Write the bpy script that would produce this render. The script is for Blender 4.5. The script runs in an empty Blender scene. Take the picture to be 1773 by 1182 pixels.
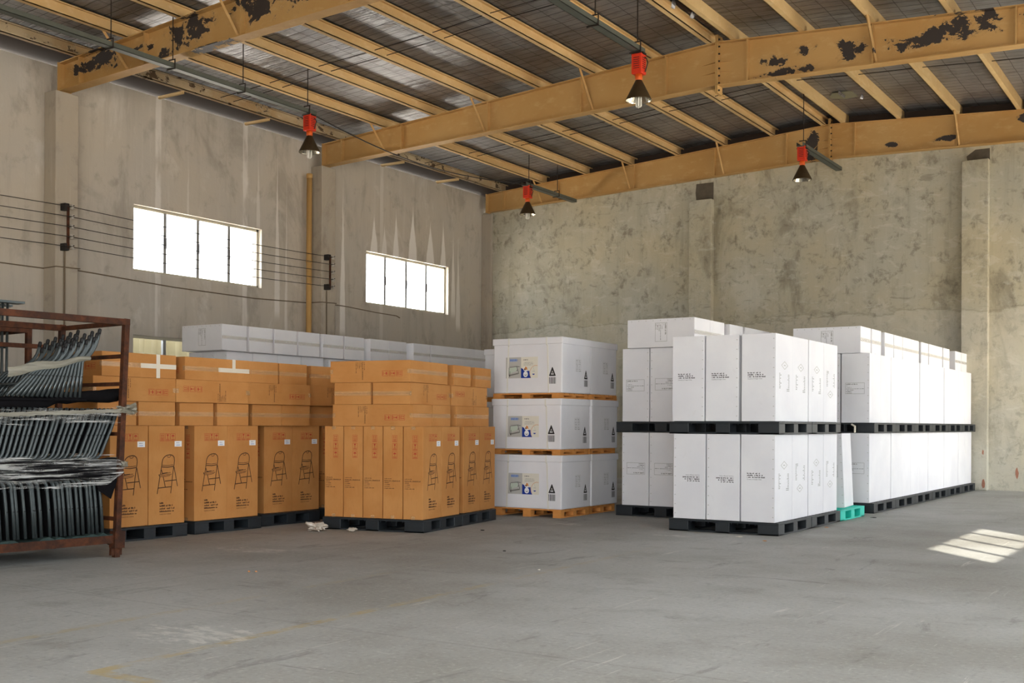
import bpy, bmesh, math, random
from mathutils import Vector, Matrix
random.seed(7)
PI = math.pi
SC = bpy.context.scene
COL = SC.collection
def srgb(r, g, b):
    f = lambda c: (c/255/12.92) if c/255 <= .04045 else ((c/255+.055)/1.055)**2.4
    return (f(r), f(g), f(b), 1)

# ------------------------------------------------------------------ camera
cd = bpy.data.cameras.new('camera')
cam = bpy.data.objects.new('camera', cd); COL.objects.link(cam)
YAW, ROLL = math.radians(32.89), math.radians(.268)
_f = Vector((-math.sin(YAW), math.cos(YAW), 0)); _r = Vector((math.cos(YAW), math.sin(YAW), 0)); _u = Vector((0, 0, 1))
_r2 = math.cos(ROLL)*_r + math.sin(ROLL)*_u; _u2 = -math.sin(ROLL)*_r + math.cos(ROLL)*_u
m = Matrix((_r2, _u2, -_f)).transposed().to_4x4(); m.translation = (0, 0, 1.2)
cam.matrix_world = m
cd.sensor_width = 36; cd.lens = 1965/1773*36
cd.shift_y = (735-591)/1773
cd.clip_start = .05; cd.clip_end = 300
SC.camera = cam

# ------------------------------------------------------------------ world, sun, exposure
EXPOSURE = .46
SKY = 8.5
w = bpy.data.worlds.new('sky'); SC.world = w; w.use_nodes = True
nt = w.node_tree; nt.nodes.clear()
o_ = nt.nodes.new('ShaderNodeOutputWorld'); bg = nt.nodes.new('ShaderNodeBackground')
tc = nt.nodes.new('ShaderNodeTexCoord'); sx = nt.nodes.new('ShaderNodeSeparateXYZ'); cr = nt.nodes.new('ShaderNodeValToRGB')
nt.links.new(tc.outputs['Generated'], sx.inputs[0])
mp = nt.nodes.new('ShaderNodeMapRange'); mp.inputs[1].default_value = -1; mp.inputs[2].default_value = 1
nt.links.new(sx.outputs[2], mp.inputs[0]); nt.links.new(mp.outputs[0], cr.inputs[0])
e = cr.color_ramp.elements
e[0].position = .44; e[0].color = (1.45, 1.32, 1.14, 1)
e[1].position = .54; e[1].color = (.90, .95, 1.0, 1)
nt.links.new(cr.outputs[0], bg.inputs[0]); bg.inputs[1].default_value = SKY
nt.links.new(bg.outputs[0], o_.inputs[0])
sd = bpy.data.lights.new('sun', 'SUN'); sd.energy = 8; sd.angle = math.radians(.6); sd.color = (1, .93, .80)
sun = bpy.data.objects.new('sun', sd); COL.objects.link(sun)
sun.rotation_euler = Vector((-.888, 1.02, -1)).to_track_quat('-Z', 'Y').to_euler()
def portal(name, loc, direction, sx_, sy_):
    l = bpy.data.lights.new(name, 'AREA'); l.shape = 'RECTANGLE'; l.size = sx_; l.size_y = sy_
    l.cycles.is_portal = True
    ob = bpy.data.objects.new(name, l); COL.objects.link(ob); ob.location = loc
    ob.rotation_euler = Vector(direction).to_track_quat('-Z', 'Z').to_euler()
    return ob
def fill_lamp(loc, sx_, sy_, watt):      # overhead fill lamp added to brighten the front floor; the roof has no opening
    l = bpy.data.lights.new('added_fill_lamp', 'AREA'); l.shape = 'RECTANGLE'; l.size = sx_; l.size_y = sy_; l.energy = watt; l.color = (.93, .97, 1)
    ob = bpy.data.objects.new('added_fill_lamp', l); COL.objects.link(ob); ob.location = loc
fill_lamp((-.5, 2.2, 6.72), 1.0, 5.0, 230)
SC.view_settings.view_transform = 'Standard'; SC.view_settings.look = 'None'
SC.view_settings.gamma = 1; SC.view_settings.use_curve_mapping = False
SC.view_settings.exposure = EXPOSURE
SC.cycles.max_bounces = 10; SC.cycles.diffuse_bounces = 6; SC.cycles.glossy_bounces = 3
SC.cycles.transparent_max_bounces = 12; SC.cycles.sample_clamp_indirect = 6
SC.cycles.caustics_reflective = False; SC.cycles.caustics_refractive = False

# ------------------------------------------------------------------ material helpers
class NT:
    def __init__(s, name):
        s.m = bpy.data.materials.new(name); s.m.use_nodes = True
        s.t = s.m.node_tree; s.t.nodes.clear()
        s.out = s.t.nodes.new('ShaderNodeOutputMaterial')
        s.b = s.t.nodes.new('ShaderNodeBsdfPrincipled'); s.t.links.new(s.b.outputs[0], s.out.inputs[0])
        s._p = None
    def n(s, k): return s.t.nodes.new(k)
    def l(s, a, b): s.t.links.new(a, b)
    def put(s, sock, v):
        if hasattr(v, 'default_value') and hasattr(v, 'is_output'): s.l(v, sock)
        else: sock.default_value = v
    def pos(s):
        if s._p is None: s._p = s.n('ShaderNodeNewGeometry').outputs['Position']
        return s._p
    def obj(s): return s.n('ShaderNodeTexCoord').outputs['Object']
    def xyz(s, v):
        q = s.n('ShaderNodeSeparateXYZ'); s.put(q.inputs[0], v); return q.outputs
    def scale(s, v, k):
        q = s.n('ShaderNodeVectorMath'); q.operation = 'MULTIPLY'; s.put(q.inputs[0], v); q.inputs[1].default_value = k; return q.outputs[0]
    def noise(s, v, sc=1, det=4, rough=.55, dist=0):
        q = s.n('ShaderNodeTexNoise'); s.put(q.inputs['Vector'], v); q.inputs['Scale'].default_value = sc
        q.inputs['Detail'].default_value = det; q.inputs['Roughness'].default_value = rough; q.inputs['Distortion'].default_value = dist
        return q.outputs['Fac']
    def math(s, op, a, b=0., clamp=False):
        q = s.n('ShaderNodeMath'); q.operation = op; q.use_clamp = clamp; s.put(q.inputs[0], a); s.put(q.inputs[1], b); return q.outputs[0]
    def ss(s, v, a, b):
        q = s.n('ShaderNodeMapRange'); q.interpolation_type = 'SMOOTHSTEP'; s.put(q.inputs[0], v)
        q.inputs[1].default_value = a; q.inputs[2].default_value = b; return q.outputs[0]
    def mix(s, f, a, b, mode='MIX'):
        q = s.n('ShaderNodeMix'); q.data_type = 'RGBA'; q.blend_type = mode
        s.put(q.inputs[0], f); s.put(q.inputs[6], a); s.put(q.inputs[7], b); return q.outputs[2]
    def bump(s, h, st=.3, d=.02):
        q = s.n('ShaderNodeBump'); q.inputs['Strength'].default_value = st; q.inputs['Distance'].default_value = d
        s.put(q.inputs['Height'], h); s.l(q.outputs[0], s.b.inputs['Normal'])
    def fin(s, col=None, rough=None, metal=None, spec=None):
        if col is not None: s.put(s.b.inputs['Base Color'], col)
        if rough is not None: s.put(s.b.inputs['Roughness'], rough)
        if metal is not None: s.b.inputs['Metallic'].default_value = metal
        if spec is not None: s.b.inputs['Specular IOR Level'].default_value = spec
        return s.m
M = {}
def plain(name, col, rough=.6, metal=0, var=.12, sc=6, spec=.4, bump=0):
    q = NT(name); p = q.obj()
    f = q.noise(p, sc, 4)
    dark = tuple(c*(1-var) for c in col[:3])+(1,); lite = tuple(min(1, c*(1+var)) for c in col[:3])+(1,)
    q.fin(q.mix(f, dark, lite), rough, metal, spec)
    if bump: q.bump(q.noise(p, sc*6, 3), bump, .004)
    M[name] = q.m; return q.m

# floor ------------------------------------------------------------
q = NT('floor_concrete'); p = q.pos(); x, y, z = q.xyz(p)
n1 = q.noise(p, .35, 4, .6); n2 = q.noise(p, 2.2, 5, .65); n3 = q.noise(q.scale(p, (1.2, .35, 1)), 3.2, 5, .7, .8)
c = q.mix(q.ss(n1, .35, .65), srgb(146, 145, 139), srgb(172, 173, 170))
c = q.mix(q.math('MULTIPLY', q.ss(n2, .52, .72), .35), c, srgb(120, 116, 108))
c = q.mix(q.math('MULTIPLY', q.ss(n3, .58, .72), .5), c, srgb(104, 102, 98))
c = q.mix(q.math('MULTIPLY', q.ss(q.noise(q.scale(p, (.5, 2.4, 1)), 2.6, 6, .7, 1.2), .63, .72), .45), c, srgb(200, 198, 192))
gr = q.noise(p, 30, 4, .7)
c = q.mix(q.math('MULTIPLY', q.ss(gr, .52, .72), .34), c, srgb(96, 94, 88)); c = q.mix(q.math('MULTIPLY', q.ss(gr, .46, .28), .36), c, srgb(205, 203, 196))
scr = q.noise(q.scale(p, (9, .55, 1)), 1.6, 5, .75, .8); scr2 = q.noise(q.scale(p, (.6, 7, 1)), 1.3, 5, .75, 1.)
c = q.mix(q.math('MULTIPLY', q.ss(scr, .62, .68), .5), c, srgb(208, 205, 197)); c = q.mix(q.math('MULTIPLY', q.ss(scr2, .63, .69), .42), c, srgb(86, 83, 77))
def strip(v, c0, w_):   # 1 inside |v-c0|<w
    return q.ss(q.math('ABSOLUTE', q.math('SUBTRACT', v, c0)), w_+.012, w_)
def gt(v, a): return q.ss(v, a-.02, a+.02)
def lt(v, a): return q.ss(v, a+.02, a-.02)
wear = q.ss(q.noise(p, 3.0, 5, .7), .38, .62)
mul = lambda a, b: q.math('MULTIPLY', a, b)
xl = q.math('ADD', x, q.math('MULTIPLY', y, .034))
ln1 = mul(mul(strip(xl, -4.535, .035), gt(y, 3.48)), q.math('ADD', q.ss(y, 12., 4.), 0.))
ln2 = mul(mul(strip(y, 3.51, .04), gt(x, -4.66)), lt(x, -2.5))
ln3 = mul(mul(strip(xl, -5.57, .035), q.ss(y, 9., 5.)), gt(y, 2.))
ln = q.math('MAXIMUM', q.math('MAXIMUM', ln1, ln2), mul(ln3, .6))
c = q.mix(mul(mul(ln, wear), .62), c, srgb(172, 148, 82))
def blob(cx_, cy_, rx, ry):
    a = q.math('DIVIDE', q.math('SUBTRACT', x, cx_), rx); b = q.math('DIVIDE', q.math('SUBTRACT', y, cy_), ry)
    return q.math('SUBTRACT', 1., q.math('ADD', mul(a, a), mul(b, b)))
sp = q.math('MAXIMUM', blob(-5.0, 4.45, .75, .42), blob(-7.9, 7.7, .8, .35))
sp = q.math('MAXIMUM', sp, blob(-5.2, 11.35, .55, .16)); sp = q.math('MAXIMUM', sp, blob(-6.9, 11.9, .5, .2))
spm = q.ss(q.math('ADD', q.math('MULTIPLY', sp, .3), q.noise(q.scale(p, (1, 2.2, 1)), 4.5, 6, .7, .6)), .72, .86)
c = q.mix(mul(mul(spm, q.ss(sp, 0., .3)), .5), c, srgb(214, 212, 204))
jt = q.math('MAXIMUM', strip(y, 5.05, .006), strip(x, -6.95, .006))
c = q.mix(mul(jt, .16), c, srgb(78, 74, 66))
q.fin(c, q.math('ADD', .58, mul(n2, .2)), 0, .35)
q.bump(q.math('ADD', n2, mul(q.noise(p, 24, 3), .4)), .22, .006)
M['floor'] = q.m

def plaster(name, base, dark, lite, warm, axis, streaks=(), ribs=(), rough_k=.25, trowel=0.):
    q = NT(name); p = q.pos(); x, y, z = q.xyz(p)
    h = y if axis == 'Y' else x
    n1 = q.noise(p, .45, 5, .6); n2 = q.noise(p, 2.6, 6, .65)
    vs = q.scale(p, (3.2, 3.2, .22)); n3 = q.noise(vs, 1.6, 5, .65)
    c = q.mix(q.ss(n1, .35, .65), base, warm)
    c = q.mix(q.math('MULTIPLY', q.ss(n3, .52, .75), .28 if trowel else .22), c, dark)
    c = q.mix(q.math('MULTIPLY', q.ss(n3, .45, .30), .12), c, lite)
    c = q.mix(q.math('MULTIPLY', q.ss(n2, .56, .74), .40), c, dark)
    big = q.noise(q.scale(p, (1, 1, .55)), 1.1, 6, .68, .5)
    c = q.mix(q.math('MULTIPLY', q.ss(big, .52, .68), .5 if trowel else .38), c, dark)
    c = q.mix(q.math('MULTIPLY', q.ss(big, .44, .32), .25), c, lite)
    c = q.mix(q.math('MULTIPLY', q.ss(q.math('ADD', z, q.math('MULTIPLY', n1, 1.2)), 2.6, .2), .18), c, lite)
    if trowel:
        tn = q.noise(q.scale(p, (1., 1., 2.2)), 2.6, 8, .68, .7)
        mo = q.noise(q.scale(p, (1.3, 1.3, 1)), 4.2, 6, .7, .3)
        c = q.mix(q.math('MULTIPLY', q.ss(mo, .52, .70), .62), c, dark)
        c = q.mix(q.math('MULTIPLY', q.ss(tn, .57, .66), trowel), c, dark)
        c = q.mix(q.math('MULTIPLY', q.ss(tn, .45, .36), trowel*.6), c, lite)
    if trowel:
        bd = q.math('ADD', z, q.math('MULTIPLY', q.noise(q.scale(p, (.5, 1, 2)), 1.5, 5, .65), 1.1))
        c = q.mix(q.math('MULTIPLY', q.ss(bd, 4.02, 3.90), .22), c, lite)
        hl = q.ss(q.math('ABSOLUTE', q.math('SUBTRACT', bd, 4.0)), .05, .01)
        c = q.mix(q.math('MULTIPLY', hl, .25), c, dark)
    wob = q.math('MULTIPLY', q.math('SUBTRACT', q.noise(q.scale(p, (1, 1, .6)), 5, 3), .5), .05)
    hw = q.math('ADD', h, wob)
    for r, w_, k in ribs:
        mk = q.ss(q.math('ABSOLUTE', q.math('SUBTRACT', hw, r)), w_+.02, w_-.01)
        mk = q.math('MULTIPLY', mk, q.ss(q.noise(q.scale(p, (2, 2, .5)), 2, 3), .3, .5))
        c = q.mix(q.math('MULTIPLY', mk, k), c, lite)
    for s0, w_, z0, z1, k in streaks:
        wz = q.math('MULTIPLY', q.ss(z, z1, z0), w_)
        d = q.math('SUBTRACT', q.math('ABSOLUTE', q.math('SUBTRACT', hw, s0)), wz)
        mk = q.math('MULTIPLY', q.math('MULTIPLY', q.ss(d, .012, -.015), q.ss(z, z1, z1-.1)), q.ss(z, min(z0, z1)-.25, min(z0, z1)))
        c = q.mix(q.math('MULTIPLY', mk, k), c, lite)
    q.fin(c, .9, 0, .15)
    q.bump(q.math('ADD', n2, q.math('MULTIPLY', q.noise(p, 14, 4), .6)), rough_k, .02)
    M[name] = q.m
st = [(18.85, 0.119, 4.85, 5.75, 0.90), (19.2, 0.085, 4.85, 5.6, 0.70), (19.6, 0.102, 4.85, 5.95, 0.90), (20.2, 0.153, 4.85, 6.15, 0.95), (20.85, 0.153, 4.85, 5.9, 0.90),
      (21.35, 0.119, 4.7, 6.0, 0.90), (21.75, 0.085, 3.9, 5.8, 0.80), (21.95, 0.085, 3.6, 5.7, 0.70), (17.5, 0.060, 3.0, 6.3, 0.70), (17.85, 0.084, 3.2, 6.3, 0.80), (17.2, 0.048, 2.6, 6.2, 0.60),
      (15.95, 0.072, 3.4, 6.6, 0.60), (16.2, 0.036, 3.0, 6.0, 0.50), (13.75, 0.024, 4.9, 6.0, 0.40), (15.45, 0.048, 5.0, 6.4, 0.40)]
plaster('plaster_left', srgb(184, 178, 168), srgb(126, 117, 106), srgb(232, 228, 222), srgb(190, 181, 167), 'Y', st, [(13.09, .055, .5), (15.11, .055, .55), (19.1, .05, .3)])
plaster('plaster_back', srgb(176, 173, 158), srgb(112, 106, 92), srgb(212, 209, 196), srgb(182, 173, 148), 'X', (), (), .5, .42)
plaster('plaster_pier', srgb(172, 164, 152), srgb(112, 102, 92), srgb(218, 212, 202), srgb(178, 167, 150), 'Y', (), ())

# foil insulation under the roof sheets ---------------------------
q = NT('roof_foil'); p = q.pos(); x, y, z = q.xyz(p)
def grid(v, per, w_):
    fr = q.math('FRACT', q.math('DIVIDE', v, per)); a = q.math('ABSOLUTE', q.math('SUBTRACT', fr, .5)); return q.ss(a, .5-w_, .5)
wv = q.math('ADD', y, q.math('MULTIPLY', q.noise(p, 1.5, 2), .10))
g = q.math('MAXIMUM', q.math('MULTIPLY', grid(wv, .19, .075), .9), q.math('MULTIPLY', grid(q.math('ADD', x, q.math('MULTIPLY', q.noise(p, 2., 2), .05)), .33, .035), .8))
n1 = q.noise(p, .6, 4, .6); n2 = q.noise(q.scale(p, (1., 3., 1.)), 2.5, 5, .6)
c = q.mix(q.ss(n1, .3, .7), srgb(132, 130, 130), srgb(172, 174, 180))
c = q.mix(q.math('MULTIPLY', q.ss(n2, .5, .75), .55), c, srgb(98, 86, 68))
c = q.mix(q.math('MULTIPLY', g, .92), c, srgb(34, 30, 24))
q.fin(c, q.math('ADD', .34, q.math('MULTIPLY', n2, .20)), .80, .5)
q.bump(q.math('ADD', q.math('MULTIPLY', grid(wv, .15, .18), .16), q.math('ADD', n2, q.math('MULTIPLY', q.noise(p, 3.5, 3), .8))), .5, .05)
M['foil'] = q.m

def paint(name, base, lite, warm, patches=(), flake=.0, bare=srgb(58, 52, 50)):
    q = NT(name); p = q.pos(); x, y, z = q.xyz(p)
    n1 = q.noise(p, .8, 4); n2 = q.noise(q.scale(p, (1, 1, 2)), 5, 5, .6)
    c = q.mix(q.ss(n1, .3, .7), base, warm); c = q.mix(q.math('MULTIPLY', q.ss(n2, .5, .8), .5), c, lite)
    c = q.mix(q.math('MULTIPLY', q.ss(q.noise(p, 3.1, 5, .7), .60, .78), .35), c, tuple(v*.55 for v in base[:3])+(1,))
    h = n2
    if patches or flake:
        nn = q.noise(q.scale(p, (1, 1, 1.2)), 4.2, 7, .68, .3); msk = None
        for cx_, cz_, rx, rz in patches:
            a = q.math('DIVIDE', q.math('SUBTRACT', x, cx_), rx); b = q.math('DIVIDE', q.math('SUBTRACT', z, cz_), rz)
            d = q.math('SUBTRACT', 1., q.math('ADD', q.math('MULTIPLY', a, a), q.math('MULTIPLY', b, b)))
            d = q.math('MAXIMUM', d, -1.)
            msk = d if msk is None else q.math('MAXIMUM', msk, d)
        t = nn if msk is None else q.math('ADD', nn, q.math('MULTIPLY', msk, .16))
        lim = .60 if msk is not None else flake
        pe = q.ss(t, lim, lim+.012)
        rim = q.math('MULTIPLY', q.ss(t, lim-.06, lim-.005), q.math('SUBTRACT', 1., pe))
        c = q.mix(q.math('MULTIPLY', rim, .35), c, lite)
        c = q.mix(pe, c, bare)
        h = q.math('ADD', q.math('MULTIPLY', q.math('SUBTRACT', 1., pe), 3.), q.math('ADD', n2, q.math('MULTIPLY', q.math('MULTIPLY', rim, q.noise(p, 18, 3)), 4.)))
        q.bump(h, .6, .006)
    q.fin(c, .62, 0, .3); M[name] = q.m
TAN, TANL, TANW = srgb(190, 153, 98), srgb(208, 176, 126), srgb(180, 139, 82)
paint('rafter_front', TAN, TANL, TANW, [(-15.0, 6.65, .45, .12), (-14.6, 6.72, .5, .22), (-12.9, 6.75, .35, .2), (-12.55, 6.8, .45, .28), (-11.3, 6.9, .5, .3), (-10.7, 6.95, .45, .3), (-13.2, 6.6, .2, .12), (-12.1, 6.45, .6, .06), (-13.6, 6.72, .25, .08), (-10.4, 7.1, .6, .2)])
paint('rafter_middle', TAN, TANL, TANW, [(-5.0, 6.86, .3, .2), (-5.7, 6.98, .2, .1), (-4.2, 6.80, .35, .14), (-3.6, 6.9, .5, .22), (-3.05, 6.93, .3, .18), (-2.3, 6.90, .35, .2), (-6.2, 6.9, .3, .12), (-6.0, 6.7, .5, .08)])
paint('rafter_back', TAN, TANL, TANW, [(-7.5, 6.9, .2, .45), (-5.9, 6.78, .2, .08), (-3.4, 6.9, .25, .2), (-4.9, 6.75, .3, .06)])
paint('purlin_paint', srgb(216, 186, 134), srgb(230, 208, 164), srgb(206, 172, 118))
paint('eave_paint', srgb(196, 178, 146), srgb(216, 204, 176), srgb(176, 146, 104), (), .585, srgb(96, 78, 58))
plain('soffit_dark', srgb(56, 43, 35), .8)
plain('gap_dark', srgb(92, 85, 74), .95, 0, .3, 10, .1, .5)

# packaging -------------------------------------------------------
q = NT('kraft_board'); p = q.obj(); oi = q.n('ShaderNodeObjectInfo')
pv = q.n('ShaderNodeVectorMath'); pv.operation = 'ADD'; q.put(pv.inputs[0], p); q.put(pv.inputs[1], oi.outputs['Location'])
n1 = q.noise(pv.outputs[0], 2.2, 4); n2 = q.noise(q.scale(pv.outputs[0], (14, 14, 3)), 3, 4, .6)
c = q.mix(q.ss(n1, .3, .7), srgb(192, 132, 72), srgb(205, 147, 86))
c = q.mix(q.math('MULTIPLY', q.ss(n2, .5, .8), .3), c, srgb(172, 116, 62))
c = q.mix(q.math('MULTIPLY', oi.outputs['Random'], .22), c, srgb(176, 120, 66))
q.fin(c, .78, 0, .25); q.bump(q.noise(q.scale(p, (60, 60, 4)), 2, 2), .05, .002); M['kraft'] = q.m
plain('kraft_seam', srgb(92, 58, 28), .9)
q = NT('white_board'); p = q.obj(); oi = q.n('ShaderNodeObjectInfo')
pv = q.n('ShaderNodeVectorMath'); pv.operation = 'ADD'; q.put(pv.inputs[0], p); q.put(pv.inputs[1], oi.outputs['Location'])
n1 = q.noise(pv.outputs[0], 1.6, 4)
c = q.mix(q.ss(n1, .3, .75), srgb(225, 225, 229), srgb(234, 234, 236)); c = q.mix(q.math('MULTIPLY', q.ss(q.noise(pv.outputs[0], 9, 4), .66, .8), .12), c, srgb(190, 186, 178))
q.fin(c, .62, 0, .3); q.bump(q.noise(q.scale(p, (3, 3, 1)), 1.2, 2), .12, .02); M['white'] = q.m
plain('white_seam', srgb(150, 146, 140), .9)
plain('ink_black', srgb(42, 40, 40), .6, 0, .05)
plain('ink_grey', srgb(150, 150, 146), .7, 0, .05)
plain('ink_lightgrey', srgb(188, 188, 184), .7, 0, .03)
plain('ink_red', srgb(178, 62, 36), .7, 0, .15)
plain('ink_brown', srgb(62, 38, 20), .7, 0, .1)
plain('ink_blue', srgb(24, 58, 150), .5, 0, .05)
plain('paper_white', srgb(238, 238, 238), .5, 0, .02)
plain('paper_grey', srgb(186, 184, 178), .5, 0, .1)
plain('paper_cream', srgb(226, 222, 208), .5, 0, .02)
plain('print_orange', srgb(214, 150, 92), .5, 0, .2, 40)
plain('print_green', srgb(190, 202, 186), .5, 0, .05)
plain('print_shadow', srgb(120, 118, 112), .6, 0, .15)
plain('print_pale_blue', srgb(150, 172, 214), .5, 0, .05)
plain('tape_white', srgb(226, 218, 200), .35, 0, .06)
plain('strap_cream', srgb(226, 224, 216), .4, 0, .04)
q = NT('clear_tape'); q.fin(srgb(232, 190, 136), .22, 0, .6); q.b.inputs['Alpha'].default_value = .34; M['tape'] = q.m
q = NT('clear_tape_on_white'); q.fin(srgb(226, 222, 212), .22, 0, .6); q.b.inputs['Alpha'].default_value = .30; M['tape_clear'] = q.m
plain('pallet_black', srgb(36, 41, 45), .5, 0, .25, 8, .4)
plain('pallet_teal', srgb(28, 196, 176), .5, 0, .08, 8, .4)
q = NT('pallet_pine'); p = q.obj()
n = q.noise(q.scale(p, (3, 3, 14)), 3, 4); q.fin(q.mix(n, srgb(196, 128, 62), srgb(222, 160, 92)), .75, 0, .2); M['pine'] = q.m

# metals and the rest ---------------------------------------------
q = NT('rusty_steel'); p = q.pos(); n = q.noise(p, 9, 6, .7)
c = q.mix(q.ss(n, .35, .65), srgb(50, 28, 18), srgb(90, 50, 28)); c = q.mix(q.math('MULTIPLY', q.ss(q.noise(p, 3, 4), .55, .7), .5), c, srgb(42, 28, 22))
q.fin(c, .7, .15, .3); q.bump(n, .3, .004); M['rust'] = q.m
plain('tube_paint', srgb(74, 81, 82), .30, .55, .1, 10, .5)
plain('rubber', srgb(18, 18, 20), .6)
plain('cloth_black', srgb(16, 15, 17), .95, 0, .3, 20, .1)
plain('felt_green', srgb(52, 66, 64), .9, 0, .35, 30, .1, .4)
q = NT('stretch_film'); p = q.pos()
n = q.noise(q.scale(p, (2.0, 2.0, 46)), 1.2, 4, .65, .4)
q.fin(srgb(226, 226, 222), .16, 0, .8); q.l(q.math('MULTIPLY', q.ss(n, .46, .66), .52), q.b.inputs['Alpha']); q.bump(n, .8, .02); M['film'] = q.m
q = NT('stretch_film_twisted'); p = q.pos()
n = q.noise(q.scale(p, (3, 3, 30)), 1.5, 4, .6, .4)
q.fin(q.mix(n, srgb(104, 101, 88), srgb(172, 168, 152)), .25, 0, .8); q.b.inputs['Alpha'].default_value = .82; q.bump(n, .6, .02); M['film_dense'] = q.m
plain('lamp_red', srgb(206, 52, 24), .5, 0, .1)
plain('lamp_orange', srgb(214, 92, 30), .5, 0, .1)
plain('lamp_shade', srgb(74, 60, 40), .5, .5, .2, 14)
q = NT('reflector'); q.fin(srgb(214, 208, 190), .22, .9, .5); M['reflector'] = q.m
plain('lamp_tube', srgb(226, 224, 214), .3, 0, .02)
plain('tray_green', srgb(88, 92, 84), .55, .2, .2, 5)
plain('rod_dark', srgb(48, 40, 36), .6, .4)
plain('pipe_tan', srgb(192, 154, 96), .45, 0, .12, 4)
plain('iron_dark', srgb(44, 40, 38), .7, .3)
plain('porcelain', srgb(172, 166, 156), .3, 0, .15)
plain('aluminium', srgb(158, 160, 162), .4, .6, .08)
plain('window_paint', srgb(176, 170, 152), .6, 0, .1)
q = NT('window_glass')
tr = q.n('ShaderNodeBsdfTransparent'); gl = q.n('ShaderNodeBsdfGlossy'); mx = q.n('ShaderNodeMixShader'); gl.inputs['Roughness'].default_value = .03
mx.inputs[0].default_value = .07; q.l(tr.outputs[0], mx.inputs[1]); q.l(gl.outputs[0], mx.inputs[2]); q.l(mx.outputs[0], q.out.inputs[0]); M['glass'] = q.m
plain('sheet_yellow', srgb(134, 130, 106), .7, 0, .1, 3)
plain('cable_black', srgb(40, 36, 33), .6); plain('cable_brown', srgb(112, 98, 80), .7)
plain('brick_red', srgb(164, 116, 96), .9, 0, .3, 14, .1, .5)
plain('outside_ground', srgb(150, 146, 136), .9)
plain('litter_plastic', srgb(206, 196, 182), .3, 0, .2, 30, .6)

# ------------------------------------------------------------------ mesh helpers
class MB:
    def __init__(s): s.v = []; s.f = []; s.mi = []; s.mats = []
    def mid(s, m):
        if m not in s.mats: s.mats.append(m)
        return s.mats.index(m)
    def add(s, vs, fs, m):
        k = len(s.v); i = s.mid(m); s.v += [tuple(a) for a in vs]
        for f in fs: s.f.append(tuple(k+j for j in f)); s.mi.append(i)
        return s
    def box(s, lo, hi, m):
        x0, y0, z0 = lo; x1, y1, z1 = hi
        vs = [(x0,y0,z0),(x1,y0,z0),(x1,y1,z0),(x0,y1,z0),(x0,y0,z1),(x1,y0,z1),(x1,y1,z1),(x0,y1,z1)]
        return s.add(vs, [(0,3,2,1),(4,5,6,7),(0,1,5,4),(1,2,6,5),(2,3,7,6),(3,0,4,7)], m)
    def bbox(s, lo, hi, m, r=.006):
        bm = bmesh.new(); bmesh.ops.create_cube(bm, size=1)
        for v in bm.verts: v.co = Vector([lo[i]+(v.co[i]+.5)*(hi[i]-lo[i]) for i in range(3)])
        bmesh.ops.bevel(bm, geom=bm.edges[:], offset=r, segments=2, affect='EDGES', profile=.5)
        bm.verts.index_update(); s.add([v.co for v in bm.verts], [[v.index for v in f.verts] for f in bm.faces], m); bm.free(); return s
    def prism(s, poly, h0, h1, m, axis='Z'):   # convex polygon extruded
        n = len(poly); P = {'Z': lambda a, b, h: (a, b, h), 'Y': lambda a, b, h: (a, h, b), 'X': lambda a, b, h: (h, a, b)}[axis]
        vs = [P(a, b, h0) for a, b in poly]+[P(a, b, h1) for a, b in poly]
        fs = [tuple(range(n))[::-1], tuple(range(n, 2*n))]+[(i, (i+1) % n, n+(i+1) % n, n+i) for i in range(n)]
        return s.add(vs, fs, m)
    def tube(s, pts, r, m, n=8, cap=True):
        pts = [Vector(p) for p in pts]; rr = r if isinstance(r, (list, tuple)) else [r]*len(pts)
        t0 = (pts[1]-pts[0]).normalized(); up = Vector((0, 0, 1)) if abs(t0.z) < .9 else Vector((1, 0, 0))
        a = t0.cross(up).normalized(); vs = []; N = len(pts)
        for i, p in enumerate(pts):
            t = (pts[min(i+1, N-1)]-pts[max(i-1, 0)]).normalized()
            a = (a-t*a.dot(t)).normalized(); b = t.cross(a)
            for k in range(n):
                g = 2*PI*k/n; vs.append(p+rr[i]*(math.cos(g)*a+math.sin(g)*b))
        fs = [(i*n+k, i*n+(k+1) % n, (i+1)*n+(k+1) % n, (i+1)*n+k) for i in range(N-1) for k in range(n)]
        if cap: fs += [tuple(range(n))[::-1], tuple(range((N-1)*n, N*n))]
        return s.add(vs, fs, m)
    def lathe(s, prof, m, c=(0, 0, 0), n=20):
        vs = [(c[0]+r*math.cos(2*PI*k/n), c[1]+r*math.sin(2*PI*k/n), c[2]+z_) for r, z_ in prof for k in range(n)]
        fs = [(i*n+k, i*n+(k+1) % n, (i+1)*n+(k+1) % n, (i+1)*n+k) for i in range(len(prof)-1) for k in range(n)]
        return s.add(vs, fs, m)
    def build(s, name, parent=None, smooth=False):
        me = bpy.data.meshes.new(name); me.from_pydata(s.v, [], s.f)
        for mm in s.mats: me.materials.append(M[mm] if isinstance(mm, str) else mm)
        me.polygons.foreach_set('material_index', s.mi)
        if smooth: me.polygons.foreach_set('use_smooth', [True]*len(s.f))
        me.update(); ob = bpy.data.objects.new(name, me); COL.objects.link(ob)
        if parent: ob.parent = parent
        return ob
def tag(o, label=None, cat=None, group=None, kind=None):
    if label: o['label'] = label
    if cat: o['category'] = cat
    if group: o['group'] = group
    if kind: o['kind'] = kind
    return o
def empty(name, loc=(0, 0, 0), rz=0):
    o = bpy.data.objects.new(name, None); COL.objects.link(o); o.location = loc; o.rotation_euler.z = rz; o.empty_display_size = .1; return o
def copy_tree(o, parent=None):
    c = o.copy(); COL.objects.link(c)
    if parent: c.parent = parent
    for ch in list(o.children): copy_tree(ch, c)
    return c
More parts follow.
